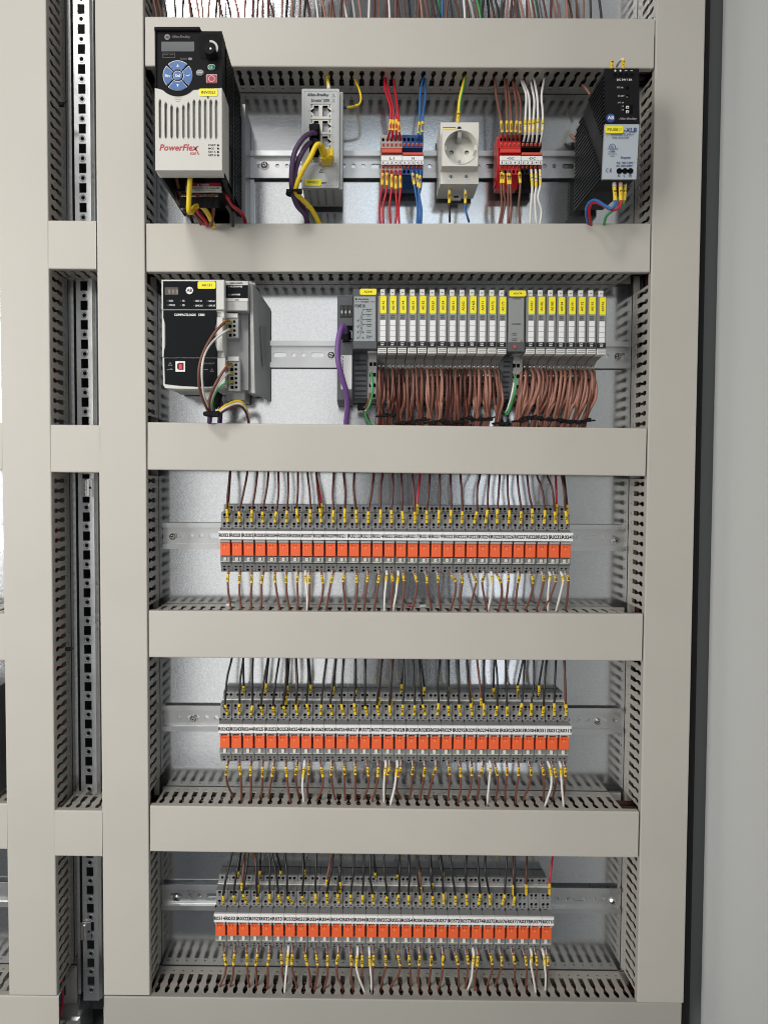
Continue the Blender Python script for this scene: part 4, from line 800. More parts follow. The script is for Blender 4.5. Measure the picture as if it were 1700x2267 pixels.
# ------------------------------------------------------------------ terminal blocks
def terminal_block(label, ua, ub, body, row, nums, bar_up, side=None):
    yl = .050; u0, u1 = ua, ub
    x0, x1 = P(u0, 350, yl).x, P(u1, 350, yl).x; zv = lambda v, y: P((u0+u1)/2, v, y).z
    L = lambda y: 130+.2652*y
    o = thing('terminal_block', label, 'terminal block', (x0, 0, zv(L(1080), .03)), 'terminal blocks on the top rail')
    za, zb2, zc2, zd, ze = zv(L(632), .046), zv(L(742), .046), zv(L(810), .046), zv(L(886), .046), zv(L(965), .046); w = (x1-x0)/5
    for i in range(5):
        a, b2 = x0+i*w+.00012, x0+(i+1)*w-.00012; m = MB()
        m.prism([(.013, za+.004), (.036, za+.003), (.0425, za), (.0425, zb2), (.037, zb2-.002), (.037, zc2+.001), (.0485, zc2), (.0485, zd), (.0425, zd-.0002), (.0425, ze), (.030, ze-.012), (.028, zv(L(1080), .03)), (.013, zv(L(1080), .03)), (.013, zd)], a, b2, body)
        xm = (a+b2)/2
        m.plate([(a, zb2), (b2, zb2), (b2, za), (a, za)], [circle(xm, zv(L(672), .046), .0019, 10, .0025)], .0450, .0426, body)
        m.add([(a+.0005, -.0427, zb2), (b2-.0005, -.0427, zb2), (b2-.0005, -.0427, za), (a+.0005, -.0427, za)], [(0, 1, 2, 3)], PIT)
        m.plate([(a, ze), (b2, ze), (b2, zd-.0004), (a, zd-.0004)], [circle(xm, zv(L(940), .046), .0019, 10, .0025)], .0450, .0426, body)
        m.add([(a+.0005, -.0427, ze), (b2-.0005, -.0427, ze), (b2-.0005, -.0427, zd-.0006), (a+.0005, -.0427, zd-.0006)], [(0, 1, 2, 3)], PIT)
        part('terminal', m, o); t = o.children[-1]
        q = MB()
        for v, h in ((716, 13), (904, 10)):
            zz = zv(L(v), .046); q.box(xm-.0014, xm+.0014, .044, .0462, zz-h*.000145, zz+h*.000145, REDORA, .0003); q.box(xm-.0006, xm+.0006, .0462, .0463, zz-h*.00007-.0004, zz+.0001, PIT)
        part('release_button', q, t)
    m = MB(); zz = zv(L(765 if bar_up else 790), .05); m.box(x0+.0006, x1-.0004, .036, .0495, zz-(.0025 if bar_up else .0016), zz+(.0028 if bar_up else .0016), REDORA if body is not RED else mat('red_lever', (.70, .05, .035), .4), .0005); part('bridge_bar', m, o)
    m = MB(); m.box(x0+.0001, x1-.0001, .0484, .0502, zv(L(848), .05), zv(L(812), .05), WHITE, .0002)
    um = (u0+u1)/2; wd = 2.6*len(row); m.text(row, um-wd, L(822), um+wd, L(842), .0504, INK, bold=.01); part('label_strip', m, o)
    for i in range(5):
        m = MB(); m.box(x0+i*w+.0002, x0+(i+1)*w-.0002, .0484, .0502, zv(L(884), .05), zv(L(850), .05), WHITE, .0002); uc = u0+(u1-u0)*(i+.5)/5; m.text(str(i+1), uc-(1.0 if i == 0 else 1.9), L(857), uc+(1.0 if i == 0 else 1.9), L(878), .0504, INK, bold=.012); part('number_tag', m, o)
    if side: m = MB(); m.prism([(.018, za+.001), (.038, za-.002), (.043, zb2), (.043, zd), (.036, ze-.004), (.028, zv(L(1060), .03)), (.018, zv(L(1060), .03))], x0-.0016, x0-.0001, side); part('end_bracket', m, o)
    return o
terminal_block('grey five pole terminal block with strip reading L1 and red wires', 843.7, 890.6, mat('terminal_grey', (.40, .385, .36), .45), 'L1', 5, True)
terminal_block('blue five pole terminal block with strip reading N', 891.0, 937.6, BLUE, 'N', 5, False)
terminal_block('red five pole terminal block with strip reading +DC and brown wires', 1106.0, 1153.4, RED, '+DC', 5, True, side=RED)
terminal_block('black five pole terminal block with strip reading -DC and white wires', 1153.8, 1200.6, BLACK, '-DC', 5, False)
ORD = ['', 'first', 'second', 'third', 'fourth', 'fifth']
def t_top(label, pts, color, sl0, sl1, hole, txt, ox=640, grp=None):
    k = lambda x, y, d: P(ox+.2652*x, 130+.2652*y, d); n = len(pts)
    path = [k(pts[0][0], pts[0][1]-25, .028)]+[k(a, b2, .034+.020*min(1, i/max(1, n-1))) for i, (a, b2) in enumerate(pts)]
    s0, s1, h = k(*sl0, .055), k(*sl1, .054), k(*hole, .046)
    path += [s0, s1, h, h+Vector((0, .005, -.001))]
    wire(label, path, color, .00145, [([s0, s0.lerp(s1, .5), s1], txt)], grp)
g = 'wires entering the terminal blocks from above'
for i, (pts, s0, s1, h) in enumerate((([(795, 120), (800, 250), (845, 400)], (848, 510), (842, 598), (824, 664)), ([(802, 150), (832, 270), (866, 420)], (869, 512), (866, 600), (860, 666)), ([(870, 170), (888, 290), (905, 420)], (896, 510), (894, 600), (893, 668)), ([(876, 190), (890, 320), (912, 440)], (914, 530), (920, 612), (926, 668)))):
    t_top('red wire entering the top of the %s pole of the L1 block' % ORD[i+2], pts, 'red', s0, s1, h, '1-11', grp=g)
for i, (pts, s0, s1, h) in enumerate((([(1128, 130), (1097, 260), (1090, 420)], (1088, 530), (1080, 625), (1070, 670)), ([(1134, 150), (1136, 330), (1120, 440)], (1114, 525), (1110, 615), (1102, 670)))):
    t_top('blue wire entering the top of the %s pole of the N block' % ORD[i+4], pts, 'blue', s0, s1, h, '1-10', grp=g)
for i, (pts, s0, s1, h) in enumerate((([(130, 140), (142, 300), (172, 450)], (185, 520), (195, 615), (200, 675)), ([(214, 150), (225, 300), (230, 430)], (232, 520), (234, 615), (232, 676)), ([(228, 170), (254, 330), (264, 440)], (268, 520), (270, 615), (268, 678)), ([(285, 205), (305, 340), (314, 440)], (315, 520), (306, 615), (302, 678)), ([(300, 215), (340, 340), (346, 440)], (345, 525), (342, 620), (338, 680)))):
    t_top('brown wire entering the top of the %s pole of the +DC block' % ORD[i+1], pts, 'brown', s0, s1, h, '1-14', 1060, g)
for i, (pts, s0, s1, h) in enumerate((([(358, 200), (392, 300), (390, 430)], (386, 515), (386, 615), (374, 680)), ([(374, 205), (415, 310), (422, 430)], (422, 515), (420, 615), (408, 682)), ([(436, 215), (460, 340), (458, 430)], (454, 510), (450, 612), (444, 684)), ([(458, 160), (484, 310), (490, 420)], (491, 502), (488, 600), (480, 686)), ([(550, 140), (522, 300), (530, 430)], (532, 512), (528, 610), (516, 688)))):
    t_top('white wire entering the top of the %s pole of the -DC block' % ORD[i+1], pts, 'white', s0, s1, h, '1-15', 1060, g)
def t_bot(label, hole, s0, s1, pts, color, txt, ox=640, grp=None):
    k = lambda x, y, d: P(ox+.2652*x, 130+.2652*y, d); h = k(*hole, .046); a, b2 = k(*s0, .053), k(*s1, .054)
    path = [h+Vector((0, .005, .001)), h, a, b2]+[k(x, y, .053-.013*i/len(pts)) for i, (x, y) in enumerate(pts)]+[k(pts[-1][0], pts[-1][1]+40, .036)]
    wire(label, path, color, .00145, [([a, a.lerp(b2, .5), b2], txt)], grp)
g = 'wires leaving the terminal blocks below'
for i, (h, a, b2, pts) in enumerate((((783, 935), (781, 958), (776, 1055), [(768, 1120), (755, 1230), (760, 1385)]), ((818, 935), (816, 955), (816, 1058), [(806, 1130), (784, 1240), (786, 1385)]), ((853, 938), (858, 968), (856, 1076), [(850, 1130), (838, 1240), (845, 1385)]), ((890, 938), (891, 983), (892, 1088), [(894, 1160), (900, 1260), (886, 1385)]), ((924, 938), (928, 980), (930, 1080), [(924, 1150), (914, 1250), (918, 1385)]))):
    t_bot('red wire leaving the bottom of the %s pole of the L1 block' % ORD[i+1], h, a, b2, pts, 'red', '1-11', grp=g)
for i, (h, a, b2, pts) in enumerate((((1028, 935), (1030, 958), (1045, 1052), [(1056, 1120), (1070, 1230), (1066, 1385)]), ((1065, 935), (1068, 968), (1078, 1072), [(1084, 1140), (1090, 1250), (1082, 1385)]), ((1100, 935), (1094, 978), (1088, 1085), [(1084, 1140), (1104, 1260), (1100, 1385)]))):
    t_bot('blue wire leaving the bottom of the %s pole of the N block' % ORD[i+3], h, a, b2, pts, 'blue', '1-10', grp=g)
for i, (nm, h, a, b2, pts) in enumerate((('first brown wire from the left', (188, 935), (190, 950), (184, 1042), [(186, 1120), (190, 1250), (166, 1385)]), ('second brown wire from the left', (200, 935), (202, 960), (204, 1040), [(208, 1120), (216, 1210), (182, 1385)]), ('third brown wire from the left', (236, 938), (240, 958), (246, 1050), [(242, 1120), (244, 1250), (242, 1385)]), ('fourth brown wire from the left', (248, 938), (254, 962), (262, 1050), [(264, 1120), (268, 1250), (258, 1385)]), ('rightmost brown wire', (334, 938), (338, 950), (344, 1040), [(340, 1120), (330, 1250), (344, 1385)]))):
    t_bot(nm+' leaving the bottom of the +DC block', h, a, b2, pts, 'brown', '1-14', 1060, g)
for i, (h, a, b2, pts) in enumerate((((436, 930), (438, 962), (444, 1066), [(440, 1150), (430, 1260), (424, 1385)]), ((472, 930), (474, 968), (476, 1072), [(466, 1150), (470, 1260), (480, 1385)]), ((508, 930), (510, 950), (512, 1055), [(492, 1160), (520, 1270), (508, 1385)]))):
    t_bot('white wire leaving the bottom of the %s pole of the -DC block' % ORD[i+3], h, a, b2, pts, 'white', '1-15', 1060, g)
# ------------------------------------------------------------------ socket outlet
K = lambda x, y: (960+.09946*x, 260+.09946*y)
def kr(a, b2, c, d): return (*K(a, b2), *K(c, d))
yo = .068; x0, x1, z0, z1 = rect(*kr(185, 270, 985, 1085), yo); zo = lambda y, d: P(1015, K(0, y)[1], d).z
so = thing('socket_outlet', 'cream round socket outlet with two pin holes on the top rail', 'socket outlet', base_of(x0, x1, zo(1720, .02)))
m = MB(); xa, xb = P(*K(140, 700), .045).x, P(*K(988, 700), .045).x
yl = .050; zs1, zs2 = zo(1205, yl), zo(1480, yl)
m.prism([(.008, zo(110, .048)), (.048, zo(110, .048)), (.0485, z1), (.0492, z0), (yl+.001, zs1), (yl, zs2), (.022, zo(1715, .022)), (.008, zo(1715, .022))], xa, xb, CREAM)
part('body', m, so)
cc = P(*K(603, 655), yo); sr = (D-yo)/F; R = 36.0*sr
m = MB(); m.plate(rrect(x0, x1, z0, z1, .0012), [circle(cc.x, cc.z, R, 40)], yo, .0490, CREAM); ring(m, *K(603, 655), 35.6, 37.0, yo+.0008, yo-.004, CREAM, 40); part('face_plate', m, so)
m = MB(); n = 40; aa = [2*math.pi*i/n for i in range(n)]; yr = yo-.0165
m.add([(cc.x+R*math.cos(t), -(yo-.001), cc.z+R*math.sin(t)) for t in aa]+[(cc.x+R*.97*math.cos(t), -yr, cc.z+R*.97*math.sin(t)) for t in aa], [((i+1) % n, i, i+n, (i+1) % n+n) for i in range(n)], CREAM, True)
s2 = (D-yr)/F; pins = [P(*K(a, 783), yr) for a in (393, 733)]
m.plate(circle(cc.x, cc.z, R*.97, 40), [circle(p.x, p.z, 4.8*s2, 14) for p in pins], yr, yr-.004, CREAM, PIT)
for p in pins: m.box(p.x-.004, p.x+.004, yr-.006, yr-.0045, p.z-.004, p.z+.004, PIT)
for sx in (-1, 1): m.box(cc.x+sx*R*.97-(.0025 if sx > 0 else 0), cc.x+sx*R*.97+(.0025 if sx < 0 else 0), yr, yo-.002, cc.z-.003, cc.z+.003, CREAM, .0004)
part('socket_well', m, so)
# body sits behind the well: clear it by keeping the body front shallower there
m = MB(); p = P(*K(575, 345), yo); m.box(p.x-.0026, p.x+.0026, yr, yo-.0002, p.z-.006, p.z+.0022, mat('earth_steel', (.45, .44, .40), .3, .9), .0004); q = P(*K(568, 470), yr+.002); m.box(q.x-.003, q.x+.003, yr, yr+.003, q.z-.0012, q.z+.0012, SCREW); q = P(*K(568, 1005), yr+.003); m.box(q.x-.0014, q.x+.0014, yr, yr+.006, q.z-.0016, q.z+.0016, mat('earth_steel', (.45, .44, .40), .3, .9)); part('earth_clip', m, so)
m = MB()
for a in (380, 722):
    p = P(*K(a, 1335), yl); m.cyl((p.x, p.z), .0030, yl-.002, yl+.0009, SCREW, 14); m.box(p.x-.0022, p.x+.0022, yl+.0005, yl+.00105, p.z-.0004, p.z+.0004, PIT); m.box(p.x-.0004, p.x+.0004, yl+.0005, yl+.00105, p.z-.0022, p.z+.0022, PIT)
part('terminal_screws', m, so)
m = MB(); u0, v0, u1, v1 = kr(200, 226, 490, 262); m.rbox(u0, v0, u1, v1, .0490, .0484, mat('pale_yellow', (.85, .75, .25), .5)); u0, v0, u1, v1 = kr(205, 218, 490, 230); m.rbox(u0, v0, u1, v1, .0492, .0484, INK); ring(m, *K(568, 246), .2, 4.4, .0490, .0484, INK, 10, 0, 180); part('top_marking', m, so)
m = MB(); p = P(*K(508, 1760), .02); m.box(p.x-.0065, p.x+.0065, .012, .016, p.z-.003, p.z+.006, mat('clip_grey', (.40, .40, .39), .5), .0008); m.box(p.x-.003, p.x+.003, .016, .0165, p.z+.0, p.z+.0025, PIT); part('rail_clip', m, so)
for a, cl, nm in ((350, 'black', 'black'), (705, 'blue', 'blue')):
    k = lambda x, y, d: P(*K(x, y), d); h = k(a, 1590, .038); s0, s1 = k(a+2, 1640, .044), k(a-5, 1915, .046)
    e = [k(a, 2050, .044), k(a+(5 if a < 500 else 40), 2200, .042), k(a+(5 if a < 500 else 80), 2330, .036)]
    wire('%s wire leaving the bottom of the cream socket outlet' % nm, [h, s0, s1]+e, cl, .0014, [([s0, s0.lerp(s1, .5), s1], '1-10')], 'wires on the socket outlet', ferr=(h, s0, GRF))
m0 = [R2(*q) for q in ((1470, 110, .030), (1466, 160, .036), (1442, 260, .046), (1422, 350, .049), (1414, 440, .049), (1408, 540, .046))]
yg = wire('yellow and green wire entering the top of the cream socket outlet', m0, 'yellow', .0020, [([R2(1414, 440, .049), R2(1410, 485, .048), R2(1408, 530, .047)], '1-12')], 'wires on the socket outlet')
m = MB(); m.tube([p+Vector((.0009, -.0006, 0)) for p in spline(m0[:5], 5)], .00145, W['green'], 8); part('green_stripe', m, yg)
# ------------------------------------------------------------------ power supply
H_ = lambda x, y: (1260+.17179*x, 120+.17179*y)
def hr(a, b2, c, d): return (*H_(a, b2), *H_(c, d))
ya, yb, yd = .122, .127, .118
ps = thing('power_supply', 'black ribbed power supply with pale blue grey lower front at top right', 'power supply', base_of(P(*H_(440, 183), ya).x, P(*H_(885, 183), ya).x, P(*H_(640, 1615), yd).z))
xl = P(*H_(452, 500), ya).x; xr = P(*H_(889, 500), ya).x; zt, zm, zb2 = P(*H_(660, 183), ya).z, P(*H_(660, 906), yb).z, P(*H_(640, 1612), yd).z
PSB = mat('power_supply_black', (.022, .022, .024), .45, var=.12, vscale=90, spec=.15)
m = MB(); m.prism([(.010, zt-.022), (.085, zt), (ya-.002, zt), (yb-.002, zm), (yd-.002, zb2), (.085, zb2-.001), (.012, zb2+.004)], xl+.0012, xr-.0012, PSB); part('body', m, ps)
m = MB(); zz = zb2+.002
while zz < zt-.004:
    f = (zz-zb2)/(zt-zb2); fy = yd+(yb-yd)*min(1, f*1.9) if f < .526 else yb+(ya-yb)*(f-.526)/.474
    c0 = .030+.085*(1-f)*1.05; c1 = c0+.030; lo, hi = .014+.0*(f), fy-.004
    if f > .80: lo = .014+.055*(f-.80)/.2
    if min(c0, hi)-lo > .004: m.box(xl-.0008, xl+.0012, lo, min(c0, hi), zz, zz+.0022, PSB)
    if hi-max(c1, lo) > .003: m.box(xl-.0008, xl+.0012, max(c1, lo), hi, zz, zz+.0022, PSB)
    zz += .0047
part('side_ribs', m, ps, kind='stuff')
m = MB(); v = [(xl, -ya, zt), (xr, -ya, zt), (xr, -yb, zm), (xl, -yb, zm), (xl, -ya+.003, zt), (xr, -ya+.003, zt), (xr, -yb+.003, zm), (xl, -yb+.003, zm)]
f6 = [(0, 3, 2, 1), (4, 5, 6, 7), (0, 1, 5, 4), (1, 2, 6, 5), (2, 3, 7, 6), (3, 0, 4, 7)]
m.add(v, f6, BLACK); part('upper_front', m, ps); uf = ps.children[-1]
m = MB(); xl2, xr2 = P(*H_(455, 950), yb).x, P(*H_(893, 950), yb).x; xl3, xr3 = P(*H_(421, 1608), yd).x, P(*H_(857, 1608), yd).x
v = [(xl2, -yb-.0006, zm), (xr2, -yb-.0006, zm), (xr3, -yd-.0006, zb2), (xl3, -yd-.0006, zb2), (xl2, -yb+.003, zm), (xr2, -yb+.003, zm), (xr3, -yd+.003, zb2), (xl3, -yd+.003, zb2)]
m.add(v, f6, mat('pale_blue_grey', (.47, .52, .57), .42)); part('lower_front', m, ps); lf = ps.children[-1]
def ydep(b2): return (ya+(yb-ya)*(b2-183)/723 if b2 < 906 else yb+.0006+(yd-yb)*(b2-906)/706)+.0004
def pt(mb, t, a, b2, c, d, mt, **k): mb.text(t, *hr(a, b2, c, d), ydep((b2+d)/2)+.0002, mt, **k)
m = MB()
for t, a, b2, c, d in (('+', 572, 198, 606, 228), ('+', 640, 198, 675, 228), ('-', 712, 209, 744, 216), ('-', 784, 209, 815, 216), ('DC 24V / 5A', 610, 315, 805, 340), ('DC ok', 615, 418, 694, 438), ('24-28V', 622, 528, 708, 548), ('DC ok', 622, 614, 702, 632), ('13', 672, 662, 698, 680), ('14', 672, 707, 698, 726)): pt(m, t, a, b2, c, d, WINK if d < 345 else mat('pale_ink', (.55, .55, .55), .5))
pt(m, 'Allen-Bradley', 640, 815, 868, 852, mat('mid_ink', (.32, .32, .33), .6), shear=.2); part('printing', m, uf)
m = MB(); u, v = H_(530, 822); disc(m, u, v, 9.4, ydep(822)+.0002, ydep(822)-.002, mat('logo_blue', (.02, .07, .28), .4), 24); m.text('AB', u-7, v-5, u+7.5, v+3, ydep(822)+.0004, WINK); part('logo', m, uf)
for k in range(4):
    m = MB(); u, v = H_(592+70*k, 264); y = ydep(264); disc(m, u, v, 4.6, y+.0003, y-.001, PIT, 14); ring(m, u, v, 4.0, 5.0, y+.0006, y-.001, BLACK, 14); part('output_terminal', m, ps)
m = MB(); y = ydep(540); disc(m, *H_(750, 428), 3.2, y, y-.002, PIT, 12); disc(m, *H_(750, 540), 4.4, y+.0002, y-.002, PIT, 14); u, v = H_(742, 552); m.rbox(u-2, v-1, u+2, v+1, y+.0004, y, GINK); part('adjuster', m, ps)
m = MB(); y = ydep(705); u0, v0, u1, v1 = hr(712, 650, 812, 760); m.rbox(u0, v0, u1, v1, y+.0008, y-.003, PIT)
for c in (683, 740):
    u0, v0, u1, v1 = hr(728, c-19, 768, c+16); m.rbox(u0, v0, u1, v1, y+.0016, y, OFFW, .0003); u, v = H_(748, c+3); m.rbox(u-.9, v-1.2, u+1.2, v+1.4, y+.0018, y+.001, PIT)
part('signal_connector', m, ps)
m = MB()
pt(m, '-XLB', 700, 948, 865, 1002, BINK, shear=.2, bold=.02); pt(m, 'POWER SUPPLY', 540, 1020, 832, 1048, mat('pale_blue_ink', (.16, .20, .30), .6)); pt(m, '1606-XLB120E', 548, 1060, 765, 1086, mat('pale_blue_ink', (.16, .20, .30), .6))
pt(m, 'LISTED', 512, 1248, 590, 1266, BINK); pt(m, 'IND.CONT.EQ.', 492, 1276, 612, 1292, mat('pale_blue_ink', (.16, .20, .30), .6)); pt(m, '18WM', 522, 1304, 576, 1318, mat('pale_blue_ink', (.16, .20, .30), .6))
pt(m, 'Input', 665, 1315, 788, 1352, BINK); pt(m, 'AC 100-120V /', 605, 1384, 838, 1410, BINK); pt(m, 'AC 200-240V', 600, 1424, 812, 1450, BINK)
y = ydep(1195)+.0002; ring(m, *H_(553, 1195), 5.9, 7.0, y, y-.0002, BINK, 20); pt(m, 'UL', 536, 1176, 572, 1215, BINK); pt(m, 'C', 490, 1212, 504, 1230, BINK); pt(m, 'US', 596, 1210, 622, 1228, BINK)
y = ydep(1495)+.0002
for a in (500, 545): ring(m, *H_(a, 1495), 3.6, 4.6, y, y-.0002, BINK, 12, 95, 265)
u, v = H_(538, 1495); m.rbox(u-2.4, v-.5, u+1.5, v+.5, y, y-.0002, BINK)
pt(m, 'N', 622, 1550, 650, 1582, BINK); pt(m, 'L', 697, 1550, 718, 1582, BINK); y = ydep(1565)+.0002; ring(m, *H_(780, 1565), 2.6, 3.3, y, y-.0002, BINK, 14); u, v = H_(780, 1565); m.rbox(u-1.6, v-.3, u+1.6, v+.3, y, y-.0002, BINK); m.rbox(u-.3, v-1.8, u+.3, v, y, y-.0002, BINK)
part('printing', m, lf)
for k in range(3):
    m = MB(); y = ydep(1502); disc(m, *H_(643+72*k, 1502), 6.0, y+.0002, y-.003, PIT, 16)
    if k < 2: u, v = H_(679+72*k, 1500); m.rbox(u-2.5, v-2.2, u+2.5, v+2.2, y+.0002, y-.003, PIT)
    part('input_terminal', m, ps)
yellow_tag(ps, *hr(462, 925, 692, 1018), ydep(970)+.0004, 'PSU0011', (.12, .30))
Hy = lambda x, y, d: P(*H_(x, y), d)
pg = 'wires on the power supply'
wire('blue wire looping under the power supply', [Hy(*q) for q in ((576, 1640, .108), (580, 1715, .110), (588, 1890, .112), (580, 1950, .112), (530, 1990, .110), (440, 1940, .104), (330, 1880, .096), (245, 1925, .088), (215, 2030, .080), (230, 2120, .07), (262, 2260, .055))], 'blue', .0018, [([Hy(576, 1715, .110), Hy(584, 1800, .1115), Hy(588, 1890, .112)], '1-10')], pg, ferr=(Hy(576, 1655, .108), Hy(578, 1712, .1095), WHF))
wire('red wire looping under the power supply', [Hy(*q) for q in ((658, 1640, .108), (658, 1715, .110), (662, 1890, .113), (650, 1950, .113), (600, 1995, .111), (515, 1995, .107), (420, 1940, .101), (315, 1908, .093), (260, 1970, .086), (258, 2080, .078), (290, 2260, .055))], 'red', .0018, [([Hy(658, 1715, .110), Hy(659, 1800, .112), Hy(660, 1890, .113)], '1-13')], pg, ferr=(Hy(658, 1655, .108), Hy(658, 1712, .1095), mat('pink_ferrule', (.75, .52, .50), .4)))
wire('green wire drooping under the power supply', [Hy(*q) for q in ((716, 1640, .104), (714, 1715, .106), (702, 1890, .108), (680, 1935, .107), (620, 1985, .10), (540, 2030, .09), (470, 2100, .075), (430, 2260, .055))], 'green', .0017, [([Hy(714, 1715, .106), Hy(711, 1800, .108), Hy(702, 1890, .108)], '1-12')], pg, ferr=(Hy(716, 1655, .104), Hy(715, 1712, .1055), WHF))
wire('short wire with yellow sleeve behind the top left of the power supply', [Hy(*q) for q in ((545, 205, .095), (545, 180, .095), (548, 110, .094), (545, 96, .086))], 'brown', .0017, [([Hy(544, 182, .095), Hy(546, 140, .096), Hy(548, 98, .094)], '1-14')], pg)
wire('white wire arching over the top of the power supply', [Hy(*q) for q in ((598, 190, .076), (612, 150, .080), (640, 95, .088), (672, 68, .094), (692, 80, .096), (692, 180, .096), (690, 205, .095))], 'white', .0015, [([Hy(692, 82, .096), Hy(692, 130, .097), Hy(691, 180, .096)], '1-15')], pg)
wire('brown wire stub beside the upper left of the power supply', [Hy(*q) for q in ((165, 400, .028), (200, 425, .034), (265, 520, .036))], 'light brown', .0016, group=pg)
wire('brown wire stub beside the lower left of the power supply', [Hy(*q) for q in ((12, 1035, .012), (50, 1075, .014), (125, 1150, .014))], 'light brown', .0020, group=pg)
# ------------------------------------------------------------------ second bay: controller
C = lambda x, y: (350+.16275*x, 610+.16275*y)
def cr_(a, b2, c, d): return (*C(a, b2), *C(c, d))
yp_ = .100
def xz(x, y, d): p = P(*C(x, y), d); return (p.x, p.z)
x0, x1, z0, z1 = rect(*cr_(50, 55, 905, 1535), yp_)
pc_ = thing('controller', 'wide black and off white controller with red socket at lower left of the second bay', 'controller', base_of(x0, x1, z0))
CW = mat('controller_white', (.66, .66, .63), .42, var=.02, vscale=80); CB = mat('controller_black', (.010, .012, .014), .5, var=.1, vscale=100, spec=.06); CG = mat('controller_grey', (.50, .505, .50), .45, var=.03, vscale=70)
m = MB(); m.box(x0+.002, P(*C(930, 800), .085).x, .008, .086, z0+.003, z1-.0005, CG); m.rbox(*cr_(905, 470, 1232, 1560), .066, .008, CG); m.rbox(*cr_(925, 1560, 1180, 1690), .055, .008, CG)
a = [xz(1225, 75, .088)[0], xz(1290, 140, .06)[0]]
m.rbox(*cr_(1225, 475, 1290, 1590), .060, .008, CG); m.rbox(*cr_(1222, 80, 1275, 520), .068, .008, CG)
part('body', m, pc_)
m = MB()
vf = [P(*C(1290, 105), .075), P(*C(1318, 1600), .075), P(*C(1535, 1700), .004), P(*C(1535, 460), .004), P(*C(1250, 105), .072), P(*C(1290, 1590), .072)]
m.add(vf, [(0, 1, 2, 3), (4, 5, 1, 0)], CG); b0 = [p+Vector((-.004, .0, 0)) for p in vf[:4]]; m.add(vf[:4]+b0, [(3, 2, 6, 7), (1, 0, 4, 5), (0, 3, 7, 4), (2, 1, 5, 6)], CG)
p0, p1 = P(*C(1370, 700), .052), P(*C(1465, 1230), .030); 
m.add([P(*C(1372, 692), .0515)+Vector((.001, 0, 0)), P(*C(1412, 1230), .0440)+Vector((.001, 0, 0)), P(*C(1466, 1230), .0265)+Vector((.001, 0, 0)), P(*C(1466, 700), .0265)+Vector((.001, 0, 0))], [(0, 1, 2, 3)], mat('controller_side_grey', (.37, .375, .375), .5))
m.rbox(*cr_(1258, 95, 1320, 135), .072, .060, CW, .0006); part('end_cap', m, pc_)
m = MB(); m.rbox(*cr_(50, 55, 905, 466), yp_, .080, CW, .0008); part('status_cover', m, pc_); st = pc_.children[-1]
m = MB(); m.rbox(*cr_(70, 76, 790, 455), yp_+.0005, yp_-.001, CB); yq = yp_+.0007
m.plate(rr(*cr_(95, 160, 278, 263), yq+.0003, .0008), [], yq+.0003, yq-.0004, mat('segment_display', (.11, .10, .09), .2))
for k in range(3): m.rbox(*cr_(140+52*k, 190, 172+52*k, 245), yq+.0004, yq, mat('segment_grey', (.22, .20, .18), .3))
cxy = C(430, 203); disc(m, *cxy, 8.3, yq, yq-.0005, WINK, 8); m.text('AB', cxy[0]-6, cxy[1]-4, cxy[0]+6, cxy[1]+3, yq+.0002, INK)
for t, a, b2, w2 in (('RUN', 180, 343, 56), ('OK', 350, 343, 34), ('NET A1', 555, 345, 84), ('NET A2', 733, 347, 80), ('FORCE', 192, 402, 80), ('SD', 350, 404, 34), ('LINK A1', 560, 408, 94), ('LINK A2', 736, 408, 84)):
    m.text(t, *cr_(a-w2/2, b2-12, a+w2/2, b2+12), yq, WINK, bold=.02); u, v = C(a-w2/2-22, b2); m.rbox(u-1.5, v-1.3, u+1.5, v+1.3, yq, yq-.0003, mat('lamp_off', (.05, .05, .05), .3))
part('status_panel', m, st)
m = MB(); m.rbox(*cr_(55, 470, 905, 1114), yp_-.004, .080, CW, .0008); m.rbox(*cr_(800, 565, 888, 1028), yp_+.001, .085, CW, .0010); m.rbox(*cr_(55, 475, 100, 1110), yp_-.001, .085, CW, .0008); part('middle_cover', m, pc_)
m = MB(); dp = [xz(x, y, yp_+.001) for x, y in ((76, 478), (74, 570), (104, 672), (106, 940), (84, 1020), (80, 1110), (803, 1110), (803, 1020), (768, 930), (765, 690), (795, 590), (792, 478))]
m.plate(dp, [], yp_+.0014, yp_-.006, CB); m.text('COMPACTLOGIX', *cr_(222, 518, 520, 550), yp_+.0016, WINK, bold=.03); m.text('5380', *cr_(550, 518, 636, 552), yp_+.0016, WINK, bold=.03); part('door', m, pc_)
m = MB(); lp = [xz(x, y, yp_) for x, y in ((65, 1118), (912, 1118), (912, 1500), (700, 1530), (500, 1540), (250, 1538), (100, 1530), (75, 1490))]; m.plate(lp, [], yp_, .075, CW)
part('lower_cover', m, pc_); lc_ = pc_.children[-1]
m = MB(); lp = [xz(x, y, yp_+.0006) for x, y in ((86, 1122), (806, 1122), (812, 1500), (700, 1510), (520, 1512), (300, 1500), (95, 1476))]; m.plate(lp, [], yp_+.0006, yp_-.001, CB)
yq = yp_+.0008; DI = mat('dim_ink2', (.22, .22, .22), .6)
warn(m, *C(167, 1205), 5, yq, DI); warn(m, *C(736, 1288), 4.3, yq, DI); m.text('EtherNet/IP', *cr_(622, 1182, 775, 1206), yq, mat('dim_ink', (.13, .13, .135), .6), shear=.2); m.rbox(*cr_(130, 1276, 205, 1283), yq, yq-.0003, DI); m.rbox(*cr_(165, 1262, 190, 1266), yq, yq-.0003, DI); u, v = C(132, 1280); disc(m, u, v, 1.4, yq, yq-.0003, DI, 10); m.rbox(*cr_(625, 1276, 680, 1282), yq, yq-.0003, DI)
part('lower_panel', m, lc_)
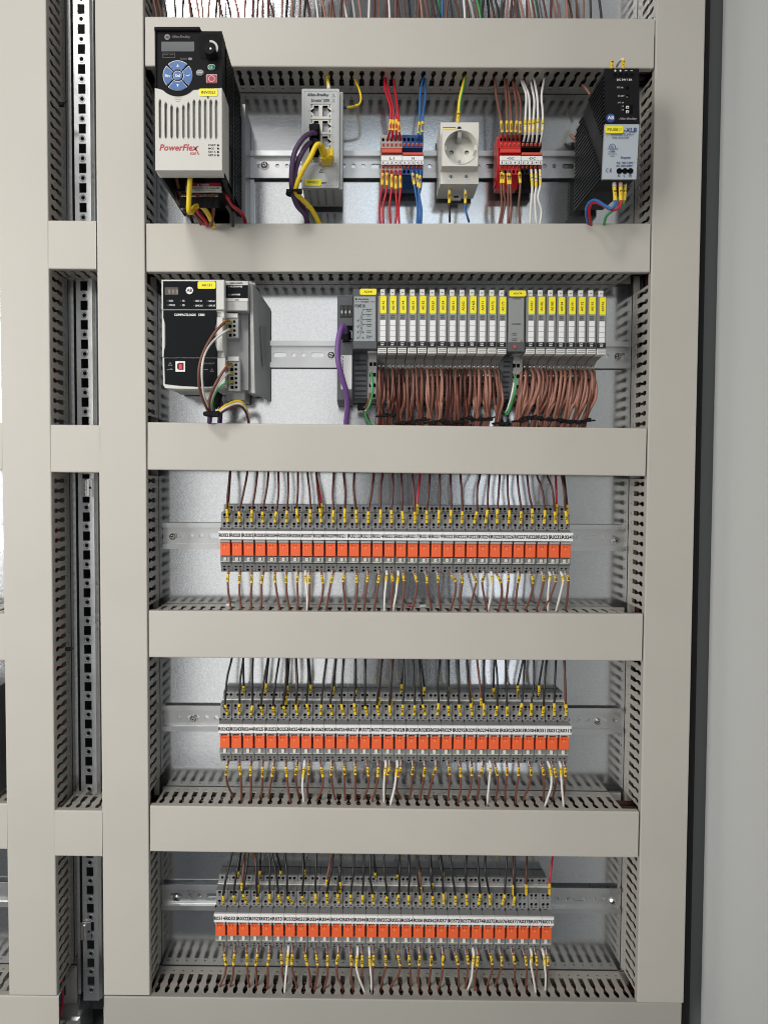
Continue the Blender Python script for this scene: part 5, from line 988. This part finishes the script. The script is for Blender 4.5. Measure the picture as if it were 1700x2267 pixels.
m = MB(); a = rect(*cr_(240, 1165, 370, 1308), yp_+.0015); h = [xz(x, y, yp_+.0015) for x, y in ((262, 1205), (285, 1186), (352, 1186), (352, 1284), (285, 1284), (262, 1262))]
m.plate([(a[0], a[2]), (a[1], a[2]), (a[1], a[3]), (a[0], a[3])], [h[::-1]], yp_+.0015, yp_, WHITE, RED); m.rbox(*cr_(258, 1184, 356, 1288), yp_+.0008, yp_+.0004, mat('usb_dark_red', (.10, .004, .008), .5)); m.rbox(*cr_(288, 1208, 325, 1272), yp_+.0014, yp_+.0005, mat('usb_red', (.85, .06, .10), .4)); part('service_socket', m, pc_)
yr_ = .088
m = MB(); m.rbox(*cr_(912, 70, 1225, 478), yr_, .06, CG, .0008); m.rbox(*cr_(916, 78, 1224, 130), yr_+.0006, yr_-.001, mat('label_pale', (.60, .60, .59), .5)); m.rbox(*cr_(916, 131, 1223, 305), yr_+.0006, yr_-.001, CB); m.rbox(*cr_(918, 310, 1222, 350), yr_+.0006, yr_-.001, OFFW); yq = yr_+.0008
m.text('5069-L306ER', *cr_(978, 91, 1152, 114), yq, INK); m.text('MOD POWER', *cr_(988, 138, 1150, 161), yq, WINK, bold=.02); m.text('5A POWER', *cr_(995, 248, 1122, 270), yq, WINK, bold=.02); m.text('CPU', *cr_(1045, 320, 1100, 343), yq, INK)
m.rbox(*cr_(955, 255, 978, 268), yq, yq-.0003, DI); m.rbox(*cr_(958, 143, 975, 158), yq, yq-.0003, DI)
part('power_module', m, pc_)
yt = .082
for nm, ya0, ya1, yb0, n, py0, txt, tv in (('upper', 510, 575, 583, 4, 626, 'MOD POWER', (612, 800)), ('lower', 1100, 1165, 1180, 6, 1214, '5A POWER', (1310, 1460))):
    dx = 0 if nm == 'upper' else 22; m = MB(); m.rbox(*cr_(945+dx-10, yb0-8, 1098+dx-4, yb0+62*n+18), yt, .066, CG, .0006); m.rbox(*cr_(930+dx*.7, ya0, 1085+dx*.7, ya1), yt+.002, .066, WHITE, .0006)
    for k in range(n):
        u, v = C(1038+dx+.8*k, py0+61*k); disc(m, u, v, 3.1, yt+.0002, yt-.002, PIT, 14); u2, v2 = C(985+dx+1.5*k, py0+61*k+3); m.rbox(u2-4.2, v2-3.4, u2+2.6, v2+3.4, yt+.0002, yt-.002, PIT if k % 2 else mat('clamp_grey', (.12, .12, .12), .5))
    m.text(txt, *cr_(1112+dx, tv[0], 1130+dx, tv[1]), .0662, GINK, rot=-90); part('terminal_plug', m, pc_)
yellow_tag(pc_, *cr_(541, 80, 785, 180), yp_+.0006, 'A0131', (.22, .32))
c3 = lambda x, y, d: P(*C(x, y), d)
pg = 'wires on the controller'
YE = mat('yellow_ferrule', (.62, .46, .05), .45)
wire('long brown wire bowing from the upper plug of the controller', [c3(*q) for q in ((985, 628, .083), (950, 622, .096), (905, 638, .107), (770, 780, .114), (640, 1000, .118), (565, 1230, .118), (556, 1450, .112), (595, 1640, .100), (670, 1820, .085), (720, 1900, .078))], 'brown', .0017, group=pg, ferr=(c3(990, 630, .082), c3(905, 636, .1065), YE))
wire('long white wire bowing from the upper plug of the controller', [c3(*q) for q in ((990, 745, .083), (965, 735, .095), (905, 768, .106), (740, 900, .114), (635, 1070, .118), (598, 1290, .116), (612, 1540, .106), (650, 1700, .094), (725, 1850, .080), (770, 1890, .076))], 'white', .0015, group=pg, ferr=(c3(992, 746, .082), c3(962, 736, .0955), YE))
wire('short brown wire from the lower plug of the controller', [c3(*q) for q in ((1005, 1205, .083), (975, 1205, .094), (930, 1245, .105), (820, 1410, .111), (745, 1560, .107), (703, 1700, .096), (712, 1850, .080), (750, 1890, .076))], 'brown', .0017, group=pg, ferr=(c3(1008, 1205, .082), c3(932, 1244, .1045), YE))
wire('short white wire from the lower plug of the controller', [c3(*q) for q in ((1010, 1330, .083), (975, 1322, .094), (930, 1345, .104), (840, 1450, .109), (765, 1590, .104), (724, 1720, .093), (735, 1840, .080), (775, 1885, .076))], 'white', .0014, group=pg, ferr=(c3(1012, 1330, .082), c3(965, 1324, .0965), YE))
wire('green wire from the lower plug of the controller', [c3(*q) for q in ((1015, 1448, .083), (975, 1446, .093), (920, 1465, .104), (835, 1520, .107), (765, 1640, .099), (738, 1750, .090), (750, 1850, .078))], 'green', .0012, group=pg, ferr=(c3(1018, 1450, .082), c3(965, 1448, .0955), YE))
for k, (cl, nm, dy) in enumerate((('yellow', 'yellow', 0), ('white', 'white', 34), ('dark brown', 'dark brown', 66))):
    wire('%s wire arching right from the tie below the controller' % nm, [c3(x, y+dy, d) for x, y, d in ((745, 1880-dy*.5, .078), (820, 1845-dy*.2, .080), (910, 1770, .080), (1040, 1712, .078), (1130, 1716, .075), (1195, 1790, .068), (1225, 1890, .06), (1240, 1990, .05))], cl, .0015, group=pg)
wire('purple cable behind the tie below the controller', [c3(*q) for q in ((800, 1600, .05), (830, 1690, .060), (862, 1760, .062), (850, 1860, .058), (840, 2000, .05))], 'purple', .0031, group=pg, name='network_cable', cat='cable', n=12)
wire('purple cable end hanging below the tie under the controller', [c3(*q) for q in ((820, 1600, .066), (770, 1760, .070), (740, 1850, .072), (715, 1900, .072), (700, 2000, .066))], 'purple', .0031, group=pg, name='network_cable', cat='cable', n=12)
m = MB(); p = c3(805, 1700, .068); m.tube([c3(835, 1610, .066), c3(805, 1690, .068), c3(765, 1800, .070)], .0055, BLACK, 10, rs=[.0045, .0058, .0045]); single('network_plug', m, 'black network plug under the controller', 'plug')
m = MB(); p = c3(680, 1640, .072); m.rbox(*cr_(640, 1585, 740, 1690), .078, .05, OFFW, .001); single('network_plug', m, 'off white plug housing under the controller', 'plug')
m = MB(); m.tube([c3(640, 1880, .078), c3(720, 1885, .086), c3(800, 1885, .080)], .0044, BLACK, 10, rs=[.0030, .0042, .0030]); tie_head(m, c3(790, 1885, .087), 1.2); single('cable_tie', m, 'black cable tie gathering the wires below the controller', 'cable tie')
# ------------------------------------------------------------------ second bay: input output station
N = lambda x, y: (720+.24111*x, 600+.24111*y)
def nr(a, b2, c, d): return (*N(a, b2), *N(c, d))
yt, yb_ = .093, .052
ad = thing('bus_adapter', 'dark grey bus adapter with purple cable and yellow tag reading A0141', 'bus adapter', base_of(P(*N(110, 1190), .07).x, P(*N(478, 1190), .07).x, P(*N(300, 1190), .06).z))
m = MB(); m.rbox(*nr(110, 228, 256, 1190), .072, .008, DGREY, .0012); m.rbox(*nr(255, 165, 478, 716), yt, .010, DGREY, .0008); m.rbox(*nr(256, 712, 392, 1172), .062, .010, DGREY, .0008); part('housing', m, ad)
m = MB(); m.rbox(*nr(265, 233, 462, 646), yt+.0008, yt-.001, mat('adapter_panel', (.33, .36, .375), .45), .0004); y = yt+.001
u, v = N(284, 258); disc(m, u, v, 2.2, y, y-.0003, INK, 12); m.text('Allen-Bradley', *nr(298, 250, 402, 268), y, INK, shear=.2); m.rbox(*nr(273, 279, 315, 286), y, y-.0003, RINK); m.rbox(*nr(412, 279, 456, 286), y, y-.0003, RINK); m.text('1734-AENT', *nr(325, 275, 402, 290), y, INK); m.text('POINT I/O', *nr(273, 305, 368, 336), y, INK)
for k, (a, b2) in enumerate(((300, 455), (300, 508), (300, 560), (300, 612), (345, 560), (345, 612))): disc(m, *N(a, b2), 2.4, y+.0002, y-.0006, mat('lamp_grey', (.16, .17, .175), .3), 12)
for k, (t1, t2, b2) in enumerate((('Module', 'Status', 358), ('Network', 'Activity', 405), ('Network', 'Status', 450), ('PointBus', 'Status', 497), ('System', 'Power', 555), ('Field', 'Power', 604))):
    m.text(t1, *nr(382, b2-12, 428, b2-1), y, INK); m.text(t2, *nr(382, b2+3, 420, b2+14), y, INK)
    if k < 4: 
        p, q, r_ = P(*N(318, 452+52*k), y), P(*N(346, 352+46*k), y), P(*N(380, 352+46*k), y)
        m.tube([p, q], .00018, INK, 4, False); m.tube([q, r_], .00018, INK, 4, False)
part('front_panel', m, ad)
m = MB(); m.rbox(*nr(136, 315, 241, 425), .0728, .071, INK)
for k in range(3): m.rbox(*nr(140+36*k, 322, 168+36*k, 418), .0732, .0722, mat('thumbwheel', (.03, .03, .03), .4)); m.text('0', *nr(146+36*k, 362, 160+36*k, 390), .0734, WINK)
part('thumbwheels', m, ad)
m = MB(); m.rbox(*nr(150, 500, 252, 645), .0724, .071, PIT); m.rbox(*nr(222, 545, 248, 552), .073, .0722, OFFW); m.rbox(*nr(238, 545, 248, 618), .073, .0722, OFFW); m.rbox(*nr(150, 632, 250, 638), .073, .0722, LGREY); m.rbox(*nr(160, 520, 222, 640), .082, .0722, BLACK, .001); part('network_socket', m, ad)
m = MB(); m.plate(rr(*nr(145, 772, 244, 1086), .0726, .0012), [], .0726, .0718, mat('label_pale2', (.62, .63, .64), .4)); m.text('IP ADDRESS', *nr(152, 782, 168, 935), .0728, INK, rot=-90); part('address_label', m, ad)
m = MB()
for b2 in (822, 858, 915, 958, 1010, 1052, 1103, 1145): m.rbox(*nr(272, b2-9, 376, b2+9), .0624, .0610, mat('vent_dark', (.016, .017, .019), .6))
part('vents', m, ad, kind='stuff')
def end_strip(parent, FN, xa, xb, y0, cols_, wired):
    m = MB(); m.rbox(*FN(xa, y0+60), *FN(xb, y0+485), .0655, .010, mat('strip_grey', (.30, .30, .29), .5), .0004); m.rbox(*FN(xa-2, y0), *FN(xb+2, y0+58), .080, .012, LGREY, .0006); m.rbox(*FN(xa+6, y0+20), *FN(xb-6, y0+26), .0804, .079, GREY); m.rbox(*FN(xa+6, y0+40), *FN(xb-6, y0+46), .0804, .079, GREY)
    for k in range(4):
        for c in cols_: disc(m, *FN(c-2*k, y0+130+97*k), 3.0, .0658, .064, mat('screw_hole', (.35, .35, .34), .3, .6), 12); uu, vv = FN(c-2*k, y0+165+97*k); m.rbox(uu-3.1, vv-4, uu+3.1, vv+4, .0658, .064, PIT)
    part('terminal_strip', m, parent)
end_strip(ad, N, 392, 474, 690, (420, 455), True)
m = MB(); disc(m, *N(249, 744), 3.4, .066, .06, mat('lock_red', (.55, .06, .03), .4), 14); part('rail_lock', m, ad)
yellow_tag(ad, *nr(319, 163, 470, 218), yt, 'A0141', (.24, .32))
n5 = lambda x, y, d: P(*N(x, y), d)
wire('purple network cable plugged into the bus adapter', [n5(*q) for q in ((190, 560, .086), (175, 520, .092), (160, 500, .094), (140, 540, .097), (120, 640, .098), (113, 750, .098), (128, 880, .096), (165, 1010, .090), (196, 1120, .082), (203, 1240, .072), (192, 1370, .060), (185, 1500, .05))], 'violet', .0033, group='wires on the bus adapter', name='network_cable', cat='cable', n=12)
XR = P(846.3, 780, yt).x; ZR = P(846.3, 780, .05).z
def io_proto():
    o = bpy.data.objects.new('input_output_module', None); o.empty_display_size = .005; col.objects.link(o)
    lx = lambda x, d: P(N(x, 0)[0], 750, d).x-XR
    lz = lambda y, d: P(846.3, N(0, y)[1], d).z-ZR
    h = .0056
    def b_(mb, xa, y0, xb, y1, yf, yb2, mt, c=0): mb.box(lx(xa, yf), lx(xb, yf), yb2, yf, lz(y1, yf), lz(y0, yf), mt, c)
    m = MB(); m.prism([(.010, lz(205, .07)), (.060, lz(185, .07)), (.086, lz(205, yt)), (yt, lz(228, yt)), (yt, lz(698, yt)), (.060, lz(705, yt)), (.010, lz(705, yt))], -h, h, GREY)
    m.prism([(.010, lz(705, yt)-.0002), (.088, lz(752, .088)+.002), (.086, lz(758, .086)), (.062, lz(800, .07)), (.0535, lz(852, .0535)), (yb_-.003, lz(853, yb_)), (yb_-.003, lz(1186, yb_)), (.010, lz(1186, yb_))], -h, h, mat('base_grey', (.28, .276, .265), .5, var=.03, vscale=100))
    part('housing', m, o)
    hs = []
    for y in (866, 897, 947, 977, 1032, 1062, 1110, 1140):
        for c in (-.0027, .0027): hs.append(circle(c, lz(y, yb_), .0021 if y in (897, 977, 1062, 1140) else .0017, 9))
    m = MB(); m.plate([(-h, lz(1186, yb_)), (h, lz(1186, yb_)), (h, lz(853, yb_)), (-h, lz(853, yb_))], hs, yb_, yb_-.0026, mat('base_grey', (.28, .276, .265), .5)); m.box(-h+.0006, h-.0006, yb_-.0030, yb_-.0027, lz(1180, yb_), lz(856, yb_), PIT)
    for c in (-.0027, .0027):
        for y in (868, 949): m.cyl((c+.0004, lz(y, yb_)), .0010, yb_-.0026, yb_-.001, SCREW, 8)
    part('terminal_base', m, o)
    m = MB(); b_(m, 503, 166, 546, 232, yt-.004, yt-.007, OFFW, .0006); u = .5*(lx(503, yt)+lx(546, yt)); z = lz(187, yt); m.box(u-.0013, u+.0013, yt-.004, yt-.0038, z-.0006, z+.0006, GINK); part('release_tab', m, o)
    m = MB(); b_(m, 503, 448, 553, 642, yt+.0006, yt-.001, WHITE, .0002)
    for k in (498, 548, 598): b_(m, 503, k-2.2, 553, k+2.2, yt+.0007, yt, GINK)
    part('marking_strip', m, o)
    m = MB(); b_(m, 482, 646, 563, 690, yt+.0004, yt-.001, INK); z1_, z0_ = lz(652, yt), lz(664, yt); m.ltext('1734', lx(508, yt), lx(540, yt), z0_, z1_, yt+.0006, WINK); m.ltext('IB8', lx(510, yt), lx(538, yt), lz(682, yt), lz(669, yt), yt+.0006, WINK); part('type_strip', m, o)
    m = MB(); b_(m, 484, 704, 564, 752, .0945, .080, OFFW, .0004); b_(m, 489, 716, 559, 722, .0948, .0935, GREY); b_(m, 489, 733, 559, 738, .0948, .0935, GREY); part('latch', m, o)
    m = MB()
    for t, y in (('24VDC', 408), ('Sink', 423), ('Input', 438)): m.ltext(t, lx(508, yt), lx(545, yt), lz(y+5, yt), lz(y-5, yt), yt+.0003, INK)
    b_(m, 505, 388, 560, 395, yt+.0003, yt-.0002, mat('pale_green_line', (.45, .62, .58), .5)); part('printing', m, o)
    o['_tz'] = 0
    return o, lx, lz, h
iop, LX, LZ, HH = io_proto(); del iop['_tz']
IO = [('A0142', 523), ('A0143', 0), ('A0144', 0), ('A0151', 0), ('A0152', 0), ('A0153', 0), ('A0154', 0), ('A0161', 0), ('A0162', 0), ('A163', 0), ('A0171', 0), ('A0172', 0), ('A0173', 0), ('A0181', 1), ('A0182', 1), ('A0183', 1), ('A0184', 1), ('A0191', 1), ('A0192', 1), ('A0193', 1), ('A0194', 1)]
IOU = [846.3+22.0*i for i in range(13)]+[1173.4+22.4*i for i in range(8)]
IOX = []; io_objs = []
for i, (t, g) in enumerate(IO):
    u = IOU[i]; x = P(u, 780, yt).x-XR; dz = P(u, 780+(u-846)*.0062+random.uniform(-.6, .6), .05).z-ZR
    loc = (XR+x, 0, ZR+dz); o = iop if i == 0 else dup(iop, loc); o.location = loc; io_objs.append(o)
    tag(o, 'slim grey input output module with yellow tag reading %s' % t, 'module', 'input output modules'); IOX.append((XR+x, ZR+dz, t))
for i, o in enumerate(io_objs):
    m = MB(); j = random.uniform(-.0004, .0004); a, b2 = LX(500, yt)+j, LX(558, yt)+j; z0_, z1_ = LZ(388, yt), LZ(230, yt)
    m.plate(rrect(a, b2, z0_, z1_, .0012), [], yt+.0011, yt+.0004, YELLOW); k = (b2-a); m.ltext(IO[i][0], a+k*.30, b2-k*.30, z0_+(z1_-z0_)*.18, z1_-(z1_-z0_)*.28, yt+.0012, INK, rot=90, bold=.015)
    m.build('name_tag', o)
M6 = lambda x, y: (1060+.24111*x, 600+.24111*y)
def mr_(a, b2, c, d): return (*M6(a, b2), *M6(c, d))
pw = thing('supply_module', 'wide dark grey supply module with yellow tag reading A0174', 'module', base_of(P(*M6(262, 740), yt).x, P(*M6(420, 740), yt).x, P(*M6(330, 1180), .06).z))
m = MB(); m.rbox(*mr_(262, 170, 424, 742), yt, .010, DGREY, .0008); m.rbox(*mr_(190, 742, 312, 1178), .060, .010, DGREY, .0008); part('housing', m, pw)
m = MB(); m.rbox(*mr_(272, 248, 412, 656), yt+.0008, yt-.001, mat('supply_panel', (.27, .28, .28), .45), .0004); y = yt+.001
m.text('1734-EP24DC', *mr_(310, 250, 385, 260), y, INK); m.text('1734-EP24DC', *mr_(302, 480, 385, 494), y, INK)
for t, b2 in (('System', 572), ('Power', 588), ('Field', 622), ('Power', 638)): m.text(t, *mr_(306, b2-6, 348, b2+6), y, INK)
for b2 in (580, 630): u, v = M6(292, b2); m.rbox(u-1.3, v-2.4, u+1.3, v+2.4, y, y-.0003, GINK)
u, v = M6(390, 645); m.rbox(u-1.5, v-2, u+1.5, v+2, y, y-.0003, RINK); part('front_panel', m, pw)
m = MB()
for b2 in (833, 875, 930, 970, 1023, 1063, 1115, 1155): m.rbox(*mr_(228-(b2-833)*.06, b2-9, 288-(b2-833)*.06, b2+9), .0604, .0590, mat('vent_dark', (.016, .017, .019), .6))
part('vents', m, pw, kind='stuff'); m = MB(); disc(m, *M6(328, 694), 4, .0945, .09, mat('lock_red', (.55, .06, .03), .4), 14); part('rail_lock', m, pw)
end_strip(pw, M6, 318, 398, 704, (324, 360), True)
yellow_tag(pw, *mr_(278, 179, 432, 233), yt, 'A0174', (.24, .32))
# bundles of brown wires tied below each module
TIES = [(510, 1332), (590, 1322), (680, 1398), (772, 1392), (872, 1368), (952, 1392), (1038, 1380), (1122, 1398), (1205, 1392), (1288, 1352), (1385, 1368), (1478, 1356), (1578, 1398)]
TIES = [N(*q) for q in TIES]+[(1090+.16275*a, 720+.16275*b2) for a, b2 in ((330, 1305), (445, 1255), (580, 1272), (712, 1285), (850, 1292), (985, 1318), (1105, 1325), (1238, 1300))]
for i, (bx, bz, t) in enumerate(IOX):
    tu, tv = TIES[i]; dark = i < 5 or i in (7, 8, 9); nw = 6  # darker and lighter browns put the difference in lighting into the colour
    nm = 'reddish brown' if i < 5 else 'brown'
    tp = P(tu, tv, .050); o = thing('wire_bundle', 'bundle of %s wires tied below the module tagged %s' % (nm, t), 'wire bundle', (tp.x, tp.y, tp.z-.012), 'tied wire bundles below the modules')
    for k in range(nw):
        c = (-.0027, .0027)[k % 2]; row = (897, 977, 1062)[k//2]; hz_ = LZ(row, yb_)
        h = Vector((bx+c, -yb_+.003, bz+hz_)); jx = random.uniform(-.0022, .0022); out = .017-.003*(k//2)+random.uniform(-.002, .003)
        e = tp+Vector(((k % 3-1)*.0026, (k//3)*.0026-.001, 0)); dn_ = Vector((tp.x+(e.x-tp.x)*1.1, -.040+(k//3)*.0024, hz(2, tp.x)+HW-.004))
        mid = Vector((bx+c*1.15+jx+(tp.x-bx)*.12, -yb_-out, h.z-.018)); mid2 = Vector((bx+c*.9+jx+(tp.x-bx)*.55, -yb_-out*.9, (h.z+e.z)/2-.006))
        pts = [h, h+Vector((0, -.005, -.0008)), Vector((bx+c+jx*.5, -yb_-out*.75, h.z-.005)), mid, mid2, e, dn_]
        m = MB(); cl = random.choice(['dark brown', 'brown', 'brown']) if dark else random.choice(['light brown', 'brown', 'light brown']); m.tube(spline(pts, 5), .0018, W[cl], 8); part('wire', m, o)
        f = o.children[-1]; m = MB(); m.tube([h, h+Vector((0, -.0045, -.0007))], .0019, YE, 8); part('ferrule', m, f)
    m = MB(); kk = [tp+Vector((.0062*math.cos(a), -.0002+.0052*math.sin(a), .0006*math.cos(a))) for a in [j*2*math.pi/14 for j in range(15)]]; m.tube(kk, .0012, BLACK, 6); tie_head(m, tp+Vector((.0045, -.0052, random.uniform(-.001, .001)))); m.tube([tp+Vector((.006, -.006, 0)), tp+Vector((.0125, -.006, random.uniform(-.002, .003)))], .0011, BLACK, 5); part('cable_tie', m, o)
for FN, hole, who, base_x in ((N, (418, 935), 'bus adapter', 0), (M6, (322, 958), 'supply module', 0)):
    q = lambda x, y, d: P(*FN(x, y), d)
    if who == 'bus adapter': gp_ = [(418, 935, .066), (430, 985, .074), (434, 1080, .076), (425, 1170, .072), (402, 1245, .064), (372, 1285, .056), (380, 1350, .05), (430, 1430, .045), (440, 1500, .04)]; wp = [(425, 1030, .066), (434, 1080, .073), (424, 1170, .070), (396, 1250, .062), (366, 1282, .056)]; bp_ = [(410, 1120, .066), (400, 1180, .068), (375, 1240, .062), (350, 1265, .056), (395, 1350, .048), (440, 1500, .04)]
    else: gp_ = [(322, 958, .066), (336, 1000, .074), (334, 1080, .075), (312, 1170, .071), (285, 1260, .062), (258, 1315, .056), (232, 1298, .052), (218, 1260, .046)]; wp = [(318, 1030, .066), (312, 1080, .070), (292, 1170, .068), (262, 1265, .060), (240, 1300, .054)]; bp_ = [(332, 1140, .066), (322, 1180, .067), (290, 1260, .058), (250, 1300, .052)]
    wire('green wire bending below the %s' % who, [q(*a) for a in gp_], 'green', .0013, group='wires on the '+who); wire('white wire beside the green one below the %s' % who, [q(*a) for a in wp], 'white', .0013, group='wires on the '+who); wire('brown wire behind the green one below the %s' % who, [q(*a) for a in bp_], 'brown', .0013, group='wires on the '+who)
m = MB(); p = n5(335, 1250, .055); tie_head(m, p, 1.3); m.tube([p, p+Vector((-.004, -.001, -.004))], .0012, BLACK, 5); single('cable_tie', m, 'black cable tie below the bus adapter', 'cable tie')
q = lambda x, y, d: P(*M6(x, y), d)
wire('black cable with loop below the supply module', [q(*a) for a in ((240, 1295, .050), (232, 1225, .050), (205, 1245, .052), (196, 1310, .052), (215, 1390, .048), (255, 1460, .044))], 'black', .0022, name='cable', cat='cable')
# ------------------------------------------------------------------ wires crossing above the top duct
wm = MB(); us = [(350, 'light brown'), (360, 'light brown'), (372, 'black'), (390, 'black'), (404, 'black')]
u = 424
while u < 1310:
    us.append((u, random.choice(['black', 'black', 'light brown', 'brown', 'light brown', 'dark brown', 'white', 'brown']) if u > 0 else '')); u += random.uniform(5, 18)
us += [(975, 'green'), (1063, 'green'), (1066, 'green'), (1194, 'green'), (978, 'blue'), (1332, 'black')]
for u, cl in us:
    s = random.uniform(-22, 8); y = random.uniform(.02, .052)
    pts = [P(u+s*1.6, -70, y), P(u+s*.9, -20, y+.002), P(u+s*.3, 22, y), P(u, 60, y-.004), P(u, 78, y-.01)]
    wm.tube(spline(pts, 4), random.uniform(.0013, .0017), W[cl], 6)
single('crossing_wires', wm, 'many brown, black and white wires running into the top duct', kind='stuff')
# ------------------------------------------------------------------ scraps left on the duct
for u, v, l, cl, nm in ((502, 1340, .007, 'white', 'short white cable offcut lying at the left under the first relay row'), (930, 1342, .007, 'white', 'short white cable offcut lying under the middle of the first relay row'), (900, 1343, .011, 'red', 'thin dark red offcut lying under the middle of the first relay row')):
    p = P(u, v, .012); q = MB(); q.tube([p, p+Vector((l*.5, -.001, .0004)), p+Vector((l, .001, 0))], .0021 if cl == 'white' else .0012, W[cl], 8); single('cable_offcut', q, nm, 'offcut')
